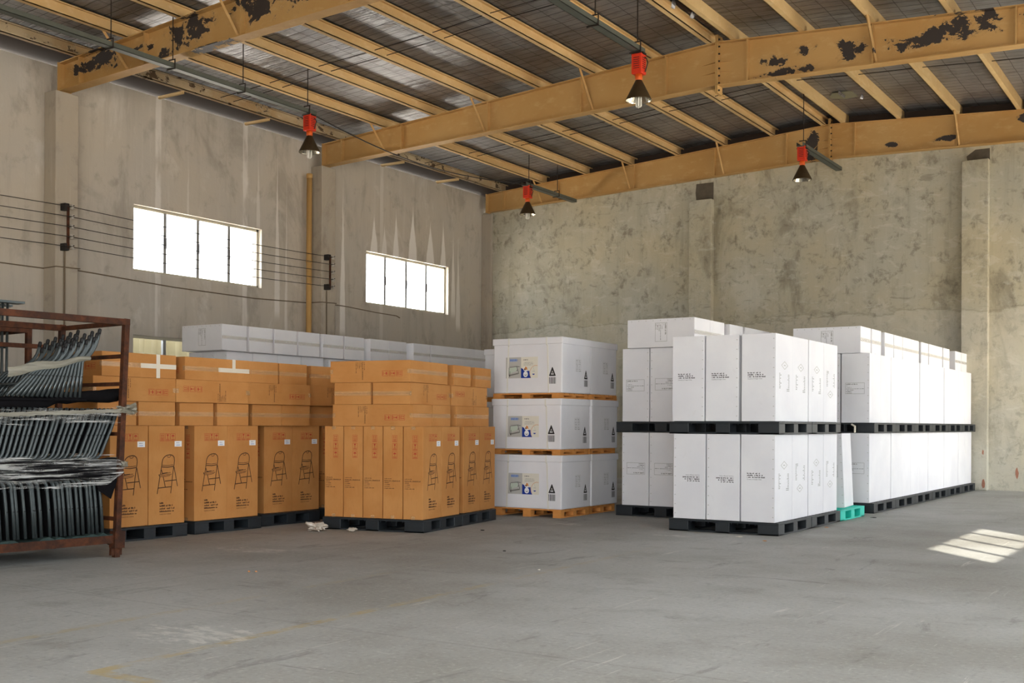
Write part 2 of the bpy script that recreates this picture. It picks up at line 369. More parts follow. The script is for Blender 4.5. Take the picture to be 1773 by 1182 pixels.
ORD = ['first', 'second', 'third', 'fourth', 'fifth', 'sixth', 'seventh', 'eighth', 'ninth', 'tenth', 'eleventh', 'twelfth', 'thirteenth', 'fourteenth', 'fifteenth',
       'sixteenth', 'seventeenth', 'eighteenth', 'nineteenth', 'twentieth', 'twenty-first', 'twenty-second', 'twenty-third', 'twenty-fourth', 'twenty-fifth', 'twenty-sixth']

# drawing on a flat face: face frame = origin, u, v, normal
class Face:
    def __init__(s, mb, o, u, v, flip=False):
        s.mb = mb; s.o = Vector(o); s.u = Vector(u); s.v = Vector(v); s.n = s.u.cross(s.v); s.k = 0
    def P(s, a, b, lift): return s.o+s.u*a+s.v*b+s.n*lift
    def poly(s, pts, m, lift=.0008): s.mb.add([s.P(a, b, lift) for a, b in pts], [tuple(range(len(pts)))], m)
    def rect(s, a0, b0, a1, b1, m, lift=.0008): s.poly([(a0, b0), (a1, b0), (a1, b1), (a0, b1)], m, lift)
    def frame(s, a0, b0, a1, b1, t, m, lift=.0008):
        s.rect(a0, b0, a1, b0+t, m, lift); s.rect(a0, b1-t, a1, b1, m, lift); s.rect(a0, b0+t, a0+t, b1-t, m, lift); s.rect(a1-t, b0+t, a1, b1-t, m, lift)
    def line(s, pts, t, m, lift=.0009):
        for (a, b), (c_, d) in zip(pts, pts[1:]):
            L = math.hypot(c_-a, d-b) or 1; nx, ny = -(d-b)/L*t/2, (c_-a)/L*t/2; ex, ey = (c_-a)/L*t/3, (d-b)/L*t/3
            s.poly([(a-nx-ex, b-ny-ey), (a+nx-ex, b+ny-ey), (c_+nx+ex, d+ny+ey), (c_-nx+ex, d-ny+ey)], m, lift)
    def disc(s, a, b, r, m, lift=.0009, n=20, ry=None):
        s.poly([(a+r*math.cos(2*PI*k/n), b+(ry or r)*math.sin(2*PI*k/n)) for k in range(n)], m, lift)
    def scribble(s, a, b, length, h, m, rng, right=False, lift=.0009):   # an unreadable line of small print
        x_ = 0
        while x_ < length:
            if rng.random() < .16: x_ += h*.55; continue
            w_ = h*rng.uniform(.35, .62); hh = h*rng.choice([.62, .7, 1., 1.])
            x0 = a-x_-w_ if right else a+x_
            s.rect(x0, b, x0+w_*.82, b+hh, m, lift); x_ += w_
    def text(s, body, a, b, h, m, right=False, lift=.0009):
        vs, fs, wd = glyphs(body)
        k = h/.70; off = -wd*k if right else 0
        s.mb.add([s.P(a+off+x_*k, b+y_*k, lift) for x_, y_ in vs], fs, m)
_gl = {}
def glyphs(body):
    if body not in _gl:
        cu = bpy.data.curves.new('t', 'FONT'); cu.body = body; cu.size = 1; cu.resolution_u = 2
        ob = bpy.data.objects.new('t', cu); COL.objects.link(ob); dg = bpy.context.evaluated_depsgraph_get()
        ev = ob.evaluated_get(dg); me = ev.to_mesh()
        vs = [(v.co.x, v.co.y) for v in me.vertices]; fs = [tuple(p_.vertices) for p_ in me.polygons]
        ev.to_mesh_clear(); bpy.data.objects.remove(ob); bpy.data.curves.remove(cu)
        _gl[body] = (vs, fs, max(v[0] for v in vs))
    return _gl[body]

# ------------------------------------------------------------------ the building
XL, XR, YB, YR = -15.741, 1.48, 22.997, -7.0
def holed(name, axis, plane, thick, u0, u1, z0, z1, holes, mat):
    us = sorted({u0, u1, *[h[0] for h in holes], *[h[1] for h in holes]}); zs = sorted({z0, z1, *[h[2] for h in holes], *[h[3] for h in holes]})
    mb = MB()
    for a, b in zip(us, us[1:]):
        for c_, d in zip(zs, zs[1:]):
            mu, mz = (a+b)/2, (c_+d)/2
            if any(h[0] < mu < h[1] and h[2] < mz < h[3] for h in holes): continue
            p0, p1 = sorted((plane, plane+thick))
            if axis == 'X': mb.box((p0, a, c_), (p1, b, d), mat)
            else: mb.box((a, p0, c_), (b, p1, d), mat)
    bm = bmesh.new(); ob = mb.build(name); bm.from_mesh(ob.data); bmesh.ops.remove_doubles(bm, verts=bm.verts, dist=.0005); bm.to_mesh(ob.data); bm.free()
    return tag(ob, kind='structure')
BAYS = [0.56, 6.58, 12.58, 18.60]                     # near edge of the window in each bay
WU = (3.77, 4.89); WL = (1.3, 2.69)
f = MB().box((-17.5, YR-.3, -.15), (XR+.3, YB+.3, 0), 'floor').build('floor'); tag(f, kind='structure')
lh = [(b, b+2.96, *WU) for b in BAYS[2:]]+[(b, b+2.96, *WL) for b in BAYS[2:3]]
holed('wall_left', 'X', XL, -.26, YR-.3, YB+.3, 0, 6.80, lh, 'plaster_left')
rh = [(b, b+2.96, *WU) for b in BAYS[1:3]]+[(b, b+2.96, *WL) for b in BAYS[:3]]+[(-6.3, -1.3, 0, 4.0), (18.6, 22.2, 0, 2.9)]
holed('wall_right', 'X', XR, .26, YR-.3, YB+.3, 0, 6.80, rh, 'plaster_left')
_zb = lambda x: 6.642-.0333*abs(x+7.13)+.03
tag(MB().prism([(XL-.26, 0), (XR+.26, 0), (XR+.26, _zb(XR+.26)), (-7.13, _zb(-7.13)), (XL-.26, _zb(XL-.26))], YB, YB+.13, 'plaster_back', 'Y').build('wall_back'), kind='structure')
holed('wall_front', 'Y', YR, -.26, XL-.26, XR+.26, 0, 7.4, [(-4.0, .9, 0, 4.2)], 'plaster_left')
for nm, lo in (('wall_gable_back', YB+.14), ('wall_gable_front', YR-.20)):
    g_ = MB().prism([(XL-.2, 6.4), (XR+.2, 6.4), (XR+.2, 7.02), (-7.13, 7.57), (XL-.2, 7.02)], lo, lo+.06, 'soffit_dark', 'Y').build(nm); tag(g_, kind='structure')  # dark brown closing sheets; the unlit void under the roof is put into their colour

# piers along the left wall and the back wall
def pier(k, lo, hi, mat='plaster_pier', top=None):
    mb = MB().bbox(lo, hi, mat, .012)
    tag(mb.build('trim_%d' % k), kind='structure')
PY = [-6.94, -.93, 5.08, 10.878, 16.886]
for k, y0 in enumerate(PY): pier(k+1, (XL, y0, 0), (-15.446, y0+.406, 6.34))
pier(6, (XL, 22.92, 0), (-15.446, YB, 6.34))
pier(7, (-10.207, YB-.16, 0), (-9.685, YB, 6.09), 'plaster_back'); pier(8, (-4.577, YB-.16, 0), (-4.095, YB, 6.27), 'plaster_back')
pier(9, (1.0, YB-.10, 0), (XR, YB, 6.2), 'plaster_back')
for k, (x0, x1, z0, z1) in enumerate(((-10.10, -9.70, 6.09, 6.47), (-4.50, -4.10, 6.27, 6.49))):
    tag(MB().add([(x0, YB-.004, z0), (x1, YB-.004, z0), (x1, YB-.004, z1), (x0+.14*k, YB-.004, z1), (x0-.02, YB-.004, (z0+z1)/2)], [(0, 1, 2, 3, 4)], 'gap_dark').build('trim_%d' % (10+k)), kind='structure')
# bare brick where plaster has fallen off, foot of the back wall
for k, (xc, zc, w_, h_) in enumerate(((-4.16, .13, .03, .10), (-4.17, .72, .02, .05), (-3.60, .34, .03, .11))):
    rng = random.Random(k); pts = [(xc+w_*math.cos(a)*rng.uniform(.7, 1.1), zc+h_*math.sin(a)*rng.uniform(.75, 1.1)) for a in [2*PI*i/9 for i in range(9)]]
    yy = YB-.163 if xc < -4.1 else YB-.003
    tag(MB().add([(a, yy, max(.005, b)) for a, b in pts], [tuple(range(9))], 'brick_red').build('trim_%d' % (12+k)), kind='structure')

# windows ------------------------------------------------------------
def window(k, side, y0, z0, z1, latch=True):
    X = XL-.12 if side == 'L' else XR+.12; s = -1 if side == 'L' else 1
    root = tag(empty('window_%d' % k, (X, y0, z0)), kind='structure')
    W, H = 2.96, z1-z0
    fr = MB(); fw = .045
    fr.box((-.03, 0, 0), (.03, W, fw), 'window_paint').box((-.03, 0, H-fw), (.03, W, H), 'window_paint').box((-.03, 0, 0), (.03, fw, H), 'window_paint').box((-.03, W-fw, 0), (.03, W, H), 'window_paint')
    fr.build('window_frame', root)
    step = W/4
    for i in range(1, 4):
        mu = MB().box((-.025, i*step-.032, fw), (.025, i*step+.032, H-fw), 'aluminium').build('mullion', root)
        if latch: MB().bbox((.02*-s, i*step-.012, H*.42), (.055*-s, i*step+.012, H*.58), 'iron_dark', .003).build('window_latch', mu)
    for i in range(4):
        a, b = i*step+(fw if i == 0 else .032), (i+1)*step-(fw if i == 3 else .032)
        MB().add([(0, a, fw), (0, b, fw), (0, b, H-fw), (0, a, H-fw)], [(0, 1, 2, 3)], 'glass').build('pane', root)
    portal('daylight_portal', (X-s*.06, y0+W/2, (z0+z1)/2), (-s, 0, 0), W, H)
k = 1
for b in BAYS[2:]: window(k, 'L', b, *WU); k += 1
for b in BAYS[2:3]: window(k, 'L', b, *WL); k += 1
for b in BAYS[1:3]: window(k, 'R', b, *WU); k += 1
for b in BAYS[:3]: window(k, 'R', b, *WL); k += 1
portal('daylight_portal', (XR+.1, -3.8, 2.0), (-1, 0, 0), 5.0, 4.0); portal('daylight_portal', (XR+.1, 20.4, 1.45), (-1, 0, 0), 3.6, 2.9)
portal('daylight_portal', (-1.55, YR-.1, 2.1), (0, 1, 0), 4.9, 4.2)
# cream corrugated sheet standing outside the lower left windows
mb = MB(); N = 190
ys = [5.5+i*13/N for i in range(N+1)]; vs = []
for i, yv in enumerate(ys): vs += [(-16.75+.02*math.sin(i*PI/2), yv, 0), (-16.75+.02*math.sin(i*PI/2), yv, 2.75)]
mb.add(vs, [(2*i, 2*i+2, 2*i+3, 2*i+1) for i in range(N)], 'sheet_yellow')
tag(mb.build('corrugated_sheet'), 'cream corrugated sheet seen through the low window behind the brown cartons', 'sheet')

# roof ----------------------------------------------------------------
SL = .0641; RX = -7.13
def ztop(x): return 7.336-SL*abs(x-RX)            # rafter top = purlin foot
def zbot(x): return 6.642-.0333*abs(x-RX)
PH = .20
mb = MB()
for x0, x1 in ((XL-.35, RX), (RX, XR+.35)):
    za, zb = ztop(x0)+PH, ztop(x1)+PH
    mb.add([(x0, YR-.3, za), (x1, YR-.3, zb), (x1, YB+.3, zb), (x0, YB+.3, za), (x0, YR-.3, za+.06), (x1, YR-.3, zb+.06), (x1, YB+.3, zb+.06), (x0, YB+.3, za+.06)],
           [(0, 3, 2, 1), (4, 5, 6, 7), (0, 1, 5, 4), (1, 2, 6, 5), (2, 3, 7, 6), (3, 0, 4, 7)], 'foil')
tag(mb.build('ceiling'), kind='structure')
for nm, x0, x1 in (('trim_20', XL-.34, -15.20), ('trim_21', .94, XR+.34)):
    tag(MB().box((x0, YR-.3, 6.86), (x1, YB+.3, 6.885), 'soffit_dark').build(nm), kind='structure')
PURL = [-15.15, -13.98, -12.82, -11.66, -10.52, -9.42, -8.36, -7.29, -6.82, -5.72, -4.63, -3.54, -2.44, -1.34, -.24, .86]
for i, px in enumerate(PURL):
    left = px < RX; s = 1 if left else -1; zb = ztop(px)+.004; mat = 'eave_paint' if i == 0 else 'purlin_paint'
    mb = MB(); y0, y1 = YR+.05, YB+.10; t = .012; fl = .075
    web = (px-t, px) if left else (px, px+t)
    mb.box((min(web), y0, zb), (max(web), y1, zb+PH-.01), mat)
    a, b = sorted((px, px+s*fl)); mb.box((a, y0, zb), (b, y1, zb+t), mat); mb.box((a, y0, zb+PH-.022), (b, y1, zb+PH-.01), mat)
    a, b = sorted((px+s*fl, px+s*(fl-t))); mb.box((a, y0, zb), (b, y1, zb+.030), mat); mb.box((a, y0, zb+PH-.04), (b, y1, zb+PH-.01), mat)
    ob = mb.build('roof_purlin')
    lab = 'cream steel roof purlin with flaking paint along the top of the window wall' if i == 0 else \
          ('cream roof purlin, %s out from the window wall' % ORD[i]) if i < 7 else \
          'cream roof purlin just left of the ridge' if i == 7 else 'cream roof purlin just right of the ridge' if i == 8 else \
          'cream roof purlin, %s to the right of the ridge' % ORD[i-8]
    tag(ob, lab, 'purlin', 'roof purlins running down the length of the hall')

STIFF = [-15.05, -13.55, -11.56, -9.63, -8.03, -6.62, -4.67, -2.7, -.7, .8]
def rafter(yc, mat, lab, half_flange=.10):
    root = tag(empty('roof_rafter', (RX, yc, 0)), lab, 'roof beam', 'steel rafters spanning the hall')
    L = lambda x: x-RX
    xs = [-15.52, RX, 1.26]
    for a, b in zip(xs, xs[1:]):
        pa = [(L(a), zbot(a)), (L(b), zbot(b)), (L(b), ztop(b)), (L(a), ztop(a))]
        MB().prism(pa, -.006, .006, mat, 'Y').build('web', root)
        for fn, d, nm in ((zbot, .014, 'bottom_flange'), (ztop, -.014, 'top_flange')):
            lo, hi = sorted((0, d))
            MB().prism([(L(a), fn(a)+lo), (L(b), fn(b)+lo), (L(b), fn(b)+hi), (L(a), fn(a)+hi)], -half_flange, half_flange, mat, 'Y').build(nm, root)
    for x_ in STIFF:
        MB().box((L(x_)-.011, -half_flange+.01, zbot(x_)+.016), (L(x_)+.011, half_flange-.01, ztop(x_)-.016), mat).build('stiffener_plate', root)
    rp = MB().box((-.022, -half_flange, zbot(RX)-.13), (-.003, half_flange, ztop(RX)+.11), mat).box((.003, -half_flange, zbot(RX)-.13), (.022, half_flange, ztop(RX)+.11), mat).build('ridge_plate', root)
    for j in range(8):
        zz = zbot(RX)-.08+j*(ztop(RX)-zbot(RX)+.12)/7.
        mb = MB().tube([(.022, -half_flange+.035, zz), (.046, -half_flange+.035, zz)], .014, 'iron_dark', 6)
        mb.build('bolt', rp)
    for zz in (.32, .55):
        zc = zbot(RX)+(ztop(RX)-zbot(RX))*zz
        for s in (-1, 1):
            MB().add([(s*.022, -.006, zc), (s*.30, -.006, zc-.012), (s*.022, -.07, zc), (s*.022, -.006, zc+.010), (s*.30, -.006, zc-.004), (s*.022, -.07, zc+.010)],
                     [(0, 1, 2), (3, 5, 4), (0, 2, 5, 3), (1, 4, 5, 2), (0, 3, 4, 1)], mat).build('gusset', root)
    MB().box((L(-15.535), -.12, zbot(-15.52)-.02), (L(-15.515), .12, ztop(-15.52)), mat).build('end_plate', root)
    return root
rafter(11.08, 'rafter_front', 'tan steel roof beam with peeling paint crossing the upper left corner, nearest')
rafter(17.09, 'rafter_middle', 'long tan steel roof beam crossing the middle of the ceiling, peeling at right')
rafter(22.91, 'rafter_back', 'tan steel roof beam resting along the top of the back wall', .075)
for yy, nm in ((11.08, 'nearest roof beam'), (17.09, 'middle roof beam')):
    for n_, px in enumerate((-13.98, -11.66, -9.42, -4.63, -2.44)):
        t0 = (px, yy-.02, zbot(px)+.03); t1 = (px-.02, yy-.46, ztop(px)+.03)
        tag(MB().tube([t0, t1], .023, 'rafter_back', 4).build('brace'), 'thin tan diagonal brace, %s from the window wall on the %s' % (ORD[n_], nm), 'brace', 'fly braces on the roof beams')
for n_, px in enumerate((-13.98, -11.66, -9.42, -4.63)):
    tag(MB().tube([(px, 22.86, zbot(px)+.03), (px-.02, 22.5, ztop(px)+.03)], .023, 'rafter_back', 4).build('brace'), 'thin tan diagonal brace, %s from the window wall on the back beam' % ORD[n_], 'brace', 'fly braces on the roof beams')
# brackets between wall top and eave purlin
for n_, yy in enumerate((7.1, 9.1, 13.1, 15.11, 19.1, 21.1)):
    ob = MB().box((XL-.05, yy-.02, 6.775), (-15.13, yy+.02, 6.80), 'purlin_paint').box((XL-.05, yy+.012, 6.775), (-15.13, yy+.02, 6.835), 'purlin_paint').build('eave_bracket')
    tag(ob, 'short tan bracket from wall top to eave purlin, %s from the camera end' % ORD[n_], 'bracket', 'eave brackets')
# sag rods tying the purlins
for n_, yy in enumerate((8.0, 13.95, 14.25, 19.85, 20.15)):
    pts = [(px, yy+.03*math.sin(j*2.2), ztop(px)+.10) for j, px in enumerate(PURL[:8])]
    tag(MB().tube(pts, .007, 'rod_dark', 5).build('sag_rod'), 'thin tie rod across the purlins left of the ridge, %s from front' % ORD[n_], 'rod', 'tie rods between purlins')
for n_, yy in enumerate((13.9, 19.9)):
    pts = [(px, yy+.03*math.sin(j*2.2), ztop(px)+.10) for j, px in enumerate(PURL[8:])]
    tag(MB().tube(pts, .007, 'rod_dark', 5).build('sag_rod'), 'thin tie rod across the purlins right of the ridge, %s bay' % ('near', 'back')[n_], 'rod', 'tie rods between purlins')
# torn insulation
def torn(name, lab, x0, x1, y0, y1, flaps, seed, inner='soffit_dark'):
    rng = random.Random(seed); root = tag(empty(name, ((x0+x1)/2, (y0+y1)/2, ztop((x0+x1)/2)+PH)), lab, 'insulation', 'torn roof insulation')
    cx_, cy_ = (x0+x1)/2, (y0+y1)/2; n = 14
    pts = [((x1-x0)/2*math.cos(2*PI*i/n)*rng.uniform(.8, 1.15), (y1-y0)/2*math.sin(2*PI*i/n)*rng.uniform(.8, 1.15), -.012) for i in range(n)]
    MB().add(pts+[(a*.96, b*.96, -.004) for a, b, _ in pts], [tuple(range(n))[::-1]]+[(i, (i+1) % n, n+(i+1) % n, n+i) for i in range(n)], inner).build('tear_opening', root)
    for fx, fy, w_, l_, dx in flaps:
        vs = []; m_ = 6
        for i in range(m_+1):
            t = i/m_; z_ = -.012-l_*t+.02*math.sin(5*t); ww = w_*(1-.5*t)*rng.uniform(.8, 1.1)
            vs += [(fx+dx*t+.03*math.sin(4*t+fx), fy-ww/2, z_), (fx+dx*t+.05*math.sin(3*t), fy+ww/2, z_-.02*rng.random())]
        MB().add(vs, [(2*i, 2*i+1, 2*i+3, 2*i+2) for i in range(m_)], 'foil').build('foil_flap', root)
torn('torn_insulation', 'torn foil strips hanging from a dark hole between the ridge purlins', -7.26, -6.85, 14.6, 16.2, [(-.1, -.1, .12, .16, .05), (.05, -.55, .16, .12, .02), (.1, .3, .1, .2, -.03)], 3)
torn('torn_insulation', 'torn foil tear with curled pale edge right of the ridge, at the photo top', -6.45, -5.85, 14.9, 15.7, [(-.1, -.3, .45, .10, .12), (.15, .1, .12, .14, .1)], 4, 'sheet_yellow')
torn('torn_insulation', 'small torn foil opening showing a pale board, near the back roof beam', -6.72, -6.1, 21.2, 21.75, [(-.05, -.22, .5, .05, .05), (.25, .1, .08, .07, .04)], 5, 'sheet_yellow')

# cable trays, hangers and lamps ---------------------------------------
def tray(lab, x_, y0, y1, z_):
    mb = MB(); mb.box((x_-.06, y0, z_), (x_+.06, y1, z_+.006), 'tray_green').box((x_-.06, y0, z_), (x_-.054, y1, z_+.07), 'tray_green').box((x_+.054, y0, z_), (x_+.06, y1, z_+.07), 'tray_green')
    tag(mb.build('cable_tray'), lab, 'cable tray', 'grey-green cable trays under the roof')
def hanger(lab, x_, y_, z_):
    root = tag(empty('tray_hanger', (x_, y_, z_)), lab, 'hanger', 'tray hanger rods')
    top = ztop(x_)+.02-z_
    MB().tube([(.03, 0, .12), (.03, 0, top)], .008, 'rod_dark', 6).build('rod', root)
    MB().tube([(-.09, 0, -.012), (.075, 0, -.012), (.075, 0, .12), (-.05, 0, .12)], .011, 'rod_dark', 6).build('hook', root)
tray('long grey-green cable tray running to the lamp by the window wall', -12.9, 1.0, 13.9, 6.26)
tray('short grey-green cable tray beside the lamp in the far left corner', -12.95, 20.45, 22.62, 6.30)
tray('grey-green cable tray ending at the large lamp near the ridge', -6.90, 1.0, 13.85, 6.22)
tray('short grey-green cable tray beside the lamp at the back right', -6.90, 20.35, 22.75, 6.34)
for n_, yy in enumerate((9.9, 10.95, 12.3)): hanger('thin dark rod holding the window-wall cable tray, %s from front' % ORD[n_], -12.9, yy, 6.26)
hanger('thin dark rod above the lamp nearest the windows', -12.9, 13.72, 6.26)
hanger('thin dark rod above the lamp in the far left corner', -12.95, 20.6, 6.30)
hanger('thin dark rod holding the short tray in the far left corner', -12.95, 21.8, 6.30)
hanger('thin dark rod holding the tray near the ridge', -6.90, 12.5, 6.22); hanger('thin dark rod above the large lamp near the ridge', -6.90, 13.68, 6.22)
hanger('thin dark rod above the lamp at the back right', -6.90, 20.48, 6.34)
def lamp(lab, x_, y_, zr, ztray, bulb=True):
    root = tag(empty('pendant_lamp', (x_, y_, zr)), lab, 'lamp', 'red high bay pendant lamps')
    sh = MB().lathe([(.040, .275), (.046, .27), (.175, .012), (.178, 0), (.172, 0)], 'lamp_shade', n=28).build('shade', root, True)
    MB().lathe([(.170, .002), (.165, .015), (.060, .215), (.0, .225)], 'reflector', n=28).build('reflector', sh, False)
    nk = MB().lathe([(.0, .355), (.050, .355), (.050, .285), (.040, .262), (0, .262)], 'lamp_orange', n=16).build('neck', root, True)
    bx = MB().bbox((-.075, -.075, .35), (.075, .075, .62), 'lamp_red', .008)
    for j in range(6):
        zz = .42+j*.028
        bx.box((-.045, -.0765, zz), (.045, -.0745, zz+.009), 'rubber').box((.0745, -.045, zz), (.0765, .045, zz+.009), 'rubber')
    bx = bx.build('ballast_box', root)
    MB().tube([(0, 0, .62), (0, 0, ztray-zr+.003)], .022, 'rod_dark', 8).box((-.09, -.05, ztray-zr-.03), (.09, .05, ztray-zr-.005), 'rod_dark').build('hook', root)
    MB().tube([(.03, .02, ztray-zr-.02), (.10, .03, ztray-zr-.08), (.12, .03, .5), (.085, .02, .38)], .008, 'cable_black', 6).build('cord', root)
    if bulb:
        mb = MB()
        for j in range(4):
            a = j*PI/2+.4; cx_, cy_ = .030*math.cos(a), .030*math.sin(a)
            mb.tube([(cx_, cy_, .20), (cx_, cy_, -.075), (cx_*.5, cy_*.5, -.088)], .013, 'lamp_tube', 8)
        mb.build('bulb', root, True)
lamp('red pendant lamp with bare tube bulb, in front of the left window wall', -12.9, 13.80, 5.64, 6.26)
lamp('largest red pendant lamp, hanging in front of the middle roof beam', -6.90, 13.78, 5.58, 6.22)
lamp('small red pendant lamp in the far left corner', -12.95, 20.6, 5.70, 6.30)
lamp('red pendant lamp without a visible bulb, at the back right', -6.90, 20.5, 5.74, 6.34, False)
pts = [Vector((-12.88, 13.85, 6.27)).lerp(Vector((-12.93, 20.5, 6.32)), t/14)-Vector((0, 0, .30*math.sin(PI*t/14)*(1-.3*t/14))) for t in range(15)]
tag(MB().tube(pts, .010, 'cable_black', 6).build('slack_cable'), 'slack black cable strung between the two left lamps', 'cable')

# wall services ------------------------------------------------------------
def pier_rack(lab, y_, z0, z1):
    root = tag(empty('insulator_rack', (-15.446, y_, z0)), lab, 'insulator rack', 'insulator racks on the wall piers'); H = z1-z0
    MB().box((.10, -.018, -.02), (.125, .018, H+.02), 'rust').build('upright', root)
    for zz in (0, H):
        MB().bbox((0, -.06, zz-.055), (.12, .02, zz+.055), 'iron_dark', .006).build('wall_bracket', root)
    for j in range(5):
        zz = H*j/4
        s = MB().lathe([(0, -.035), (.028, -.035), (.030, -.015), (.018, 0), (.030, .015), (.028, .035), (0, .035)], 'porcelain', (.165, .035, zz), 12).build('insulator', root, True)
        MB().tube([(.125, 0, zz), (.165, .01, zz), (.20, .05, zz+.02)], .008, 'iron_dark', 6).build('pin', s)
pier_rack('insulator rack with five wires on the pier left of the near window', 11.02, 3.92, 4.54)
pier_rack('insulator rack with five wires on the pier right of the near window', 17.01, 3.925, 4.515)
for j in range(5):
    za, zb = 3.92+.155*j, 3.925+.1475*j
    pts = [(-15.28, -4+ (11.02+4)*t/6, za-.10*math.sin(PI*t/6)) for t in range(7)]+[(-15.28, 11.02+5.99*t/10, za+(zb-za)*t/10-.045*math.sin(PI*t/10)) for t in range(1, 11)]
    tag(MB().tube(pts, .006, 'cable_black', 5).build('wire'), 'thin dark wire in front of the window wall, %s from the top of five' % ORD[4-j], 'wire', 'wires along the window wall')
CR = [(4, 3.62), (10.14, 3.60), (10.86, 3.60)]
pts = [(XL+.02, a, b) for a, b in CR]+[(-15.42, 10.87, 3.61), (-15.42, 11.30, 3.62)]+[(XL+.02, a, b) for a, b in ((11.32, 3.64), (11.7, 3.63), (12.22, 3.61), (13.42, 3.57), (15.35, 3.56), (16.76, 3.61), (16.87, 3.62))]+[(-15.42, 16.88, 3.62), (-15.42, 17.30, 3.63)]+[(XL+.02, a, b) for a, b in ((17.32, 3.65), (17.97, 3.64), (18.9, 3.60), (19.6, 3.585), (19.72, 3.55))]
tag(MB().tube(pts, .010, 'cable_brown', 6).build('wall_cable'), 'old dark cable tacked along the window wall beneath the windows', 'cable')
root = tag(empty('drain_pipe', (-15.60, 16.69, 0)), 'tan drain pipe running down beside the middle wall pier', 'pipe')
MB().lathe([(.055, .0), (.055, 6.15), (.0, 6.15)], 'pipe_tan', n=16).build('pipe', root, True)
for zz in (1.2, 2.9, 4.42, 6.10): MB().lathe([(.056, zz-.04), (.062, zz-.04), (.062, zz+.04), (.056, zz+.04)], 'pipe_tan', n=16).build('coupling', root, True)
tag(MB().tube([(-15.43, 11.03, .0), (-15.43, 11.03, 3.86)], .016, 'cable_brown', 6).build('conduit'), 'thin dark conduit below the insulators on the near pier', 'pipe')
tag(MB().tube([(-15.43, 17.02, .0), (-15.43, 17.02, 3.86)], .012, 'cable_brown', 6).build('conduit'), 'thin dark conduit below the insulators on the middle pier', 'pipe')

# ------------------------------------------------------------------ cartons
def faces(mb, a, b, h):
    return {'-y': Face(mb, (-a/2, -b/2, 0), (1, 0, 0), (0, 0, 1)), '+y': Face(mb, (a/2, b/2, 0), (-1, 0, 0), (0, 0, 1)),
            '+x': Face(mb, (a/2, -b/2, 0), (0, 1, 0), (0, 0, 1)), '-x': Face(mb, (-a/2, b/2, 0), (0, -1, 0), (0, 0, 1)),
            '+z': Face(mb, (-a/2, -b/2, h), (1, 0, 0), (0, 1, 0)), '-z': Face(mb, (-a/2, b/2, 0), (1, 0, 0), (0, -1, 0))}
def carton_body(mb, a, b, h, m, seam):
    t = .0035
    mb.bbox((-a/2, -b/2, t), (a/2, b/2, h-t), m, .004)
    for z0, z1 in ((h-t-.001, h), (0, t+.001)):      # flaps meeting along the middle of both ends
        mb.box((-a/2+.001, -b/2+.001, z0), (a/2-.001, -.0022, z1), m); mb.box((-a/2+.001, .0022, z0), (a/2-.001, b/2-.001, z1), m)
        mb.box((-a/2+.002, -.0022, z0+.0006), (a/2-.002, .0022, z1-.0012), seam)
def icon(F, kind, a0, b0, s, m):
    F.frame(a0, b0, a0+s, b0+s*1.25, s*.05, m)
    c_ = a0+s/2; t = s*.07
    if kind == 'arrows':
        for x_ in (a0+s*.32, a0+s*.68):
            F.rect(x_-t/2, b0+s*.5, x_+t/2, b0+s*.95, m); F.poly([(x_-s*.12, b0+s*.9), (x_+s*.12, b0+s*.9), (x_, b0+s*1.12)], m)
        F.rect(a0+s*.18, b0+s*.44, a0+s*.82, b0+s*.44+t, m)
    elif kind == 'glass':
        F.poly([(c_-s*.22, b0+s*1.12), (c_+s*.22, b0+s*1.12), (c_+s*.06, b0+s*.78), (c_-s*.06, b0+s*.78)][::-1], m); F.rect(c_-t/2, b0+s*.48, c_+t/2, b0+s*.8, m); F.rect(c_-s*.16, b0+s*.44, c_+s*.16, b0+s*.44+t, m)
    else:
        F.poly([(c_+s*.3*math.cos(PI*k/8), b0+s*.78+s*.26*math.sin(PI*k/8)) for k in range(9)], m); F.rect(c_-t/2, b0+s*.46, c_+t/2, b0+s*.8, m)
    F.rect(a0+s*.14, b0+s*.12, a0+s*.86, b0+s*.19, m); F.rect(a0+s*.2, b0+s*.25, a0+s*.8, b0+s*.32, m)
KA, KB, KH = .47, .245, 1.03
CH = [[(155,605),(158,565),(165,530),(178,500),(192,482),(212,465),(240,452),(280,445),(312,452),(332,468),(345,490),(352,540),(346,600),(340,640)],
      [(240,470),(252,485),(275,486),(292,470),(288,456)], [(160,612),(245,620),(330,610)], [(160,640),(245,648),(336,636)],
      [(155,600),(135,750)], [(125,800),(85,1070)], [(340,640),(320,800),(306,960),(295,1070)], [(346,650),(400,960)], [(150,690),(165,745)], [(176,800),(210,970)],
      [(205,872),(375,860)], [(105,980),(205,972),(300,968)], [(110,765),(200,748),(290,735)], [(118,778),(210,772),(305,762)], [(125,798),(205,796),(284,782)], [(110,765),(125,798)], [(160,745),(240,738)]]
